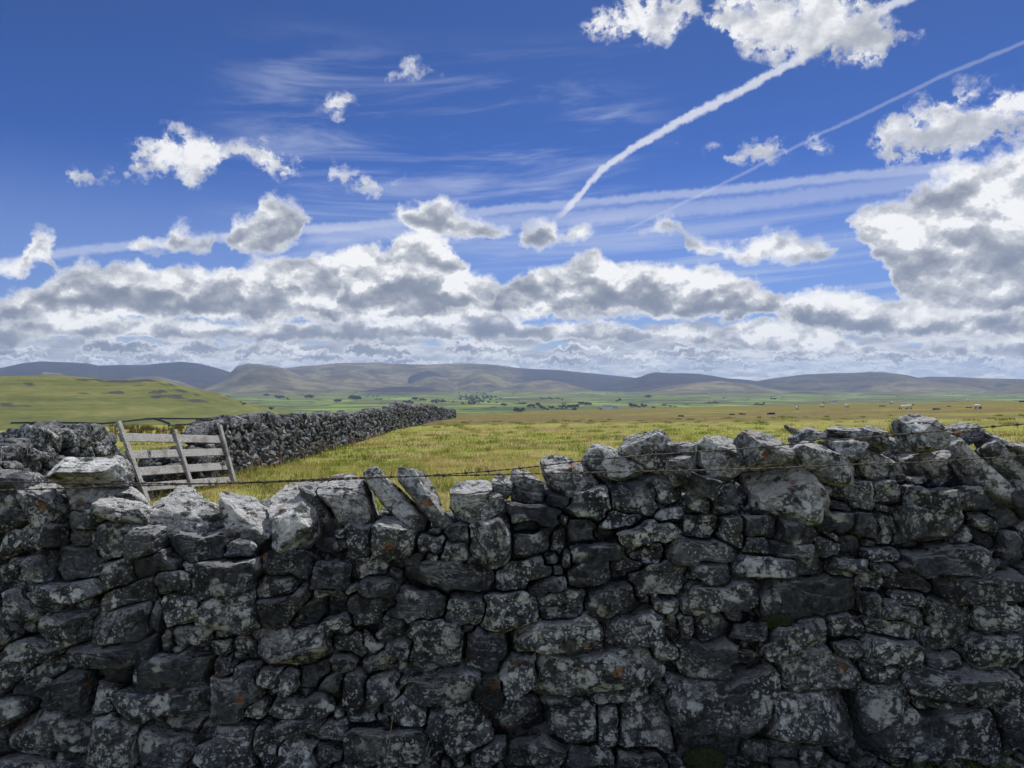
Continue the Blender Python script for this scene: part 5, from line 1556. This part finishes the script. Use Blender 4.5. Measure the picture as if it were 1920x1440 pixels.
def build_far():
    rg = np.random.default_rng(31)
    ms = [tree_mesh(200 + i, 240, (1.0, 1.25, .85, 1.1)[i], (1, .9, 1.05, .95)[i]) for i in range(4)]
    clumps = [(526, 748, 17, 7), (541, 749, 7, 4), (579, 747, 16, 7), (633, 754, 15, 6), (666, 750, 25, 8.5), (710, 750, 16, 4), (766, 757, 16, 8), (778, 751, 11, 6), (793, 752, 16, 5), (823, 755, 29, 6), (850, 756, 4, 4),
              (945, 761, 14, 5), (498, 743, 12, 4), (509, 768, 4, 6.5), (456, 758, 13, 3.5), (888, 758, 10, 4), (972, 773, 20, 9), (946, 761, 12, 4), (979, 759, 16, 7), (1003, 764, 30, 7), (1030, 767, 38, 5.5), (1057, 759, 8, 5.5),
              (1074, 772, 18, 6), (1068, 765, 34, 7), (1098, 760, 26, 7), (1034, 749, 46, 3.5), (1127, 768, 13, 4), (1159, 753, 11, 5), (1184, 763, 7, 8), (1200, 764, 28, 6), (1226, 766, 9, 5.5), (1213, 746, 11, 5), (1245, 762, 8, 4),
              (1273, 766, 28, 4), (1333, 757, 30, 3.5), (1425, 761, 22, 5), (1449, 750, 11, 4.5), (1547, 757, 8, 3), (1110, 743, 6, 2.5), (1360, 747, 10, 3), (700, 744, 26, 2.5), (560, 741, 20, 2.5), (620, 738, 16, 2.2)]
    n_t = 0
    for px, row, w, h in clumps:
        k = max(1, int(round(w / 4.2)))
        p0 = hit(px, row, 320, 6200)
        d = float(np.hypot(p0[0], p0[1]))
        for i in range(k):
            q = px + (i - (k - 1) / 2) * (w / k) * 0.95 + rg.normal(0, .5)
            a = math.radians(float(pix_az(q))); r = d * (1 + rg.normal(0, .016))
            x, y = r * math.sin(a), r * math.cos(a)
            s = h * d / FPX / 9.5 * rg.uniform(.6, 1.3)
            o = link('tree', ms[n_t % 4]); n_t += 1
            o.location = (x, y, float(land(x, y)[0]) - .2); o.rotation_euler = (0, 0, rg.uniform(0, 6.28)); o.scale = (s * rg.uniform(.9, 1.25),) * 2 + (s,)
            if k == 1: lb = 'single dark tree standing alone in the green fields of the far valley'
            elif px < 870: lb = 'dark tree in a small copse on the left valley fields above the long wall'
            elif px < 1110: lb = 'dark tree in the belt of woods in the middle of the far valley'
            else: lb = 'dark tree in a hedgerow among the right-hand valley fields'
            tag(o, lb, 'tree', lb.replace('dark tree in', 'trees in').replace('single dark tree', 'single trees'))
    # the wood on the slope: one mass
    acc = Acc()
    tv = np.zeros(len(ms[0].vertices) * 3, np.float32)
    for i in range(105):
        px = rg.normal(893, 19) + rg.normal(0, 4); row = np.clip(rg.normal(748, 6), 735, 759)
        if px < 860 or px > 940: continue
        m = ms[i % 4]
        tv = np.zeros(len(m.vertices) * 3, np.float32); m.vertices.foreach_get('co', tv)
        fi = np.array([p.vertices[:] for p in m.polygons if p.material_index == 1 and len(p.vertices) == 4])
        p = hit(px, row, 1500, 6800)
        acc.put(tv.reshape(-1, 3) * rg.uniform(0.8, 1.4) + p, fi)
    tag(acc.build('woodland', M_LEAF, None, False), kind='stuff')
    # farms
    def farm(px, row, length, rot, lb, white=True, chim=True):
        p = hit(px, row, 400, 6500)
        root = empty('farmhouse', tuple(p), rot); tag(root, lb, 'farmhouse', 'farm buildings in the far valley')
        w, hh, rh = length * .36, length * .27 + 1.5, length * .16 + 1
        L = length / 2; W = w / 2
        V = [(-L, -W, -2), (L, -W, -2), (L, W, -2), (-L, W, -2), (-L, -W, hh), (L, -W, hh), (L, W, hh), (-L, W, hh), (-L, 0, hh + rh), (L, 0, hh + rh)]
        a = Acc(); a.put(V, [[0, 1, 5, 4], [1, 2, 6, 5], [2, 3, 7, 6], [3, 0, 4, 7]]); a.put([V[4], V[7], V[8], V[5], V[6], V[9]], [[0, 2, 1], [3, 4, 5]])
        a.build('wall', M_WHITE if white else M_FARSTONE, root, False)
        r = Acc(); o = .5
        for sg in (-1, 1):
            e = np.array([0, sg * (W + o), hh - .3]); t = np.array([0, 0, hh + rh + .15])
            Q = []
            for dz in (0, -.3):
                for xx, b in ((-L - o, e), (L + o, e), (L + o, t), (-L - o, t)): Q.append((xx, b[1], b[2] + .12 + dz))
            r.put(Q, [[0, 1, 2, 3], [7, 6, 5, 4], [0, 4, 5, 1], [1, 5, 6, 2], [2, 6, 7, 3], [3, 7, 4, 0]])
        ro = r.build('roof', M_SLATE, root, False)
        if chim:
            c = Acc()
            x0, x1, yy, z0, z1 = L - 2.0, L - .8, .5, hh + rh - .4, hh + rh + 1.6
            c.put([(x0, -yy, z0), (x1, -yy, z0), (x1, yy, z0), (x0, yy, z0), (x0, -yy, z1), (x1, -yy, z1), (x1, yy, z1), (x0, yy, z1)], [[4, 5, 6, 7], [0, 1, 5, 4], [1, 2, 6, 5], [2, 3, 7, 6], [3, 0, 4, 7]])
            c.build('chimney', M_WHITE if white else M_FARSTONE, ro, False)
        for k in range(3):
            for zz in (1.0, hh - 2.0):
                xw = -L + length * (k + .5) / 3
                b = Acc(); b.put([(xw - .5, -W - .04, zz), (xw + .5, -W - .04, zz), (xw + .5, -W - .04, zz + 1.2), (xw - .5, -W - .04, zz + 1.2), (xw - .5, -W + .05, zz), (xw + .5, -W + .05, zz), (xw + .5, -W + .05, zz + 1.2), (xw - .5, -W + .05, zz + 1.2)],
                                 [[0, 1, 2, 3], [1, 5, 6, 2], [4, 0, 3, 7], [3, 2, 6, 7], [0, 4, 5, 1]])
                b.build('window', M_GLASS, root, False)
    farm(1139, 768, 26, .25, 'long white farm building in the valley just above the pasture skyline', True, False)
    farm(1153, 767, 14, -.2, 'small white farmhouse at the right end of the long white farm building')
    farm(1001, 762, 14, .5, 'small white farmhouse among the dark trees in mid valley')
    farm(1565, 758, 24, .15, 'white farm on the right slope seen over the grazing sheep')
    farm(1257, 764, 12, -.4, 'small pale house among hedges right of the mid valley woods')
    # masts on the right-hand fell
    for px, lb in ((1793, 'thin radio mast on the right-hand fell, left one of two'), (1869, 'thin radio mast on the right-hand fell, right one of two')):
        p = hit(px, 600, 7000, 9500)
        root = empty('radio_mast', tuple(p)); tag(root, lb, 'mast', 'masts on the right-hand fell')
        t = Acc()
        H = 38.0
        for k in range(3):
            a0 = k * 2.094
            t.put(*tube([(math.cos(a0) * 1.6, math.sin(a0) * 1.6, -3), (math.cos(a0) * .7, math.sin(a0) * .7, H)], [.45, .3], 5))
            for j in range(8):
                z0, z1 = H * j / 8, H * (j + 1) / 8
                b0 = (k + 1) * 2.094
                f0, f1 = 1.6 - .9 * j / 8, 1.6 - .9 * (j + 1) / 8
                t.put(*tube([(math.cos(a0) * f0, math.sin(a0) * f0, z0), (math.cos(b0) * f1, math.sin(b0) * f1, z1)], .18, 4))
        t.build('lattice', M_MAST, root)
        d = Acc()
        d.put(*tube([(-1.8, -1.5, H * .8), (-1.8, -2.2, H * .8)], [1.5, 1.5], 10)); d.put(*tube([(0, 0, H), (0, 0, H + 6)], [.25, .15], 5))
        d.build('antenna', M_MAST, root)
    # dark field walls on the lower hillside
    def hill_wall(pts, lb, h=1.5, rmin=380):
        P = np.array([hit(px, row, rmin, 1050) for px, row in pts])
        d = np.concatenate([[0], np.cumsum(np.linalg.norm(np.diff(P, axis=0), axis=1))])
        n = int(d[-1] / 2.0) + 2
        s = np.linspace(0, d[-1], n)
        x, y = np.interp(s, d, P[:, 0]), np.interp(s, d, P[:, 1])
        z = land(x, y)
        t = np.stack([np.gradient(x), np.gradient(y)], 1); t /= np.linalg.norm(t, axis=1)[:, None]
        nn = np.stack([-t[:, 1], t[:, 0]], 1)
        hh = h * (1 + .12 * fbm(np.stack([s * .3, 0 * s, 0 * s], 1), 3, 2))
        V = []
        for off, f in ((-.55, -.4), (-.32, 1.0), (.32, 1.0), (.55, -.4)):
            V.append(np.stack([x + nn[:, 0] * off, y + nn[:, 1] * off, z + np.where(f > 0, hh, -.4)], 1))
        V = np.stack(V, 1).reshape(-1, 3)
        i = np.arange(n - 1)[:, None] * 4
        F = np.concatenate([i + np.array([[k, k + 1, k + 5, k + 4]]) for k in range(3)])
        o = link('field_wall', mesh_from('field_wall', V, F, M_FARSTONE, False, {'tint': np.full(len(V), -.15)}))
        tag(o, lb, 'stone wall')
    hill_wall([(20, 794.5), (55, 794), (100, 794), (150, 794.5), (190, 796), (225, 793), (270, 787.5), (300, 786), (350, 786.5), (400, 786), (440, 783.5), (480, 781)], 'thin dark wall line winding along the foot of the green hillside', 1.35)
    hill_wall([(290, 786.5), (305, 791), (318, 796)], 'short dark wall branching down from the long hillside wall, above the hurdle', 1.6)
    hill_wall([(55, 794.5), (72, 798), (90, 803)], 'short dark wall branching down at the left, above the broken wall', 1.6, 340)
    # a ruined wall on the lip of the rough strip behind the hurdle
    A = [hit(px, row, 30, 130)[:2] for px, row in ((318, 799), (350, 797.5), (385, 797), (430, 796.5))]
    root = empty('dry_stone_wall', (*A[0], float(ground_z(*A[0])))); tag(root, 'low ruined grey wall far behind the top rail of the hurdle', 'stone wall')
    run_wall(root, A, lambda s: .5 + .12 * math.sin(s * .9), lambda f: .7 - .2 * f, 0.0, '', 0, .2, .2, seed=11, maxsub=2, cope=True)
build_far()
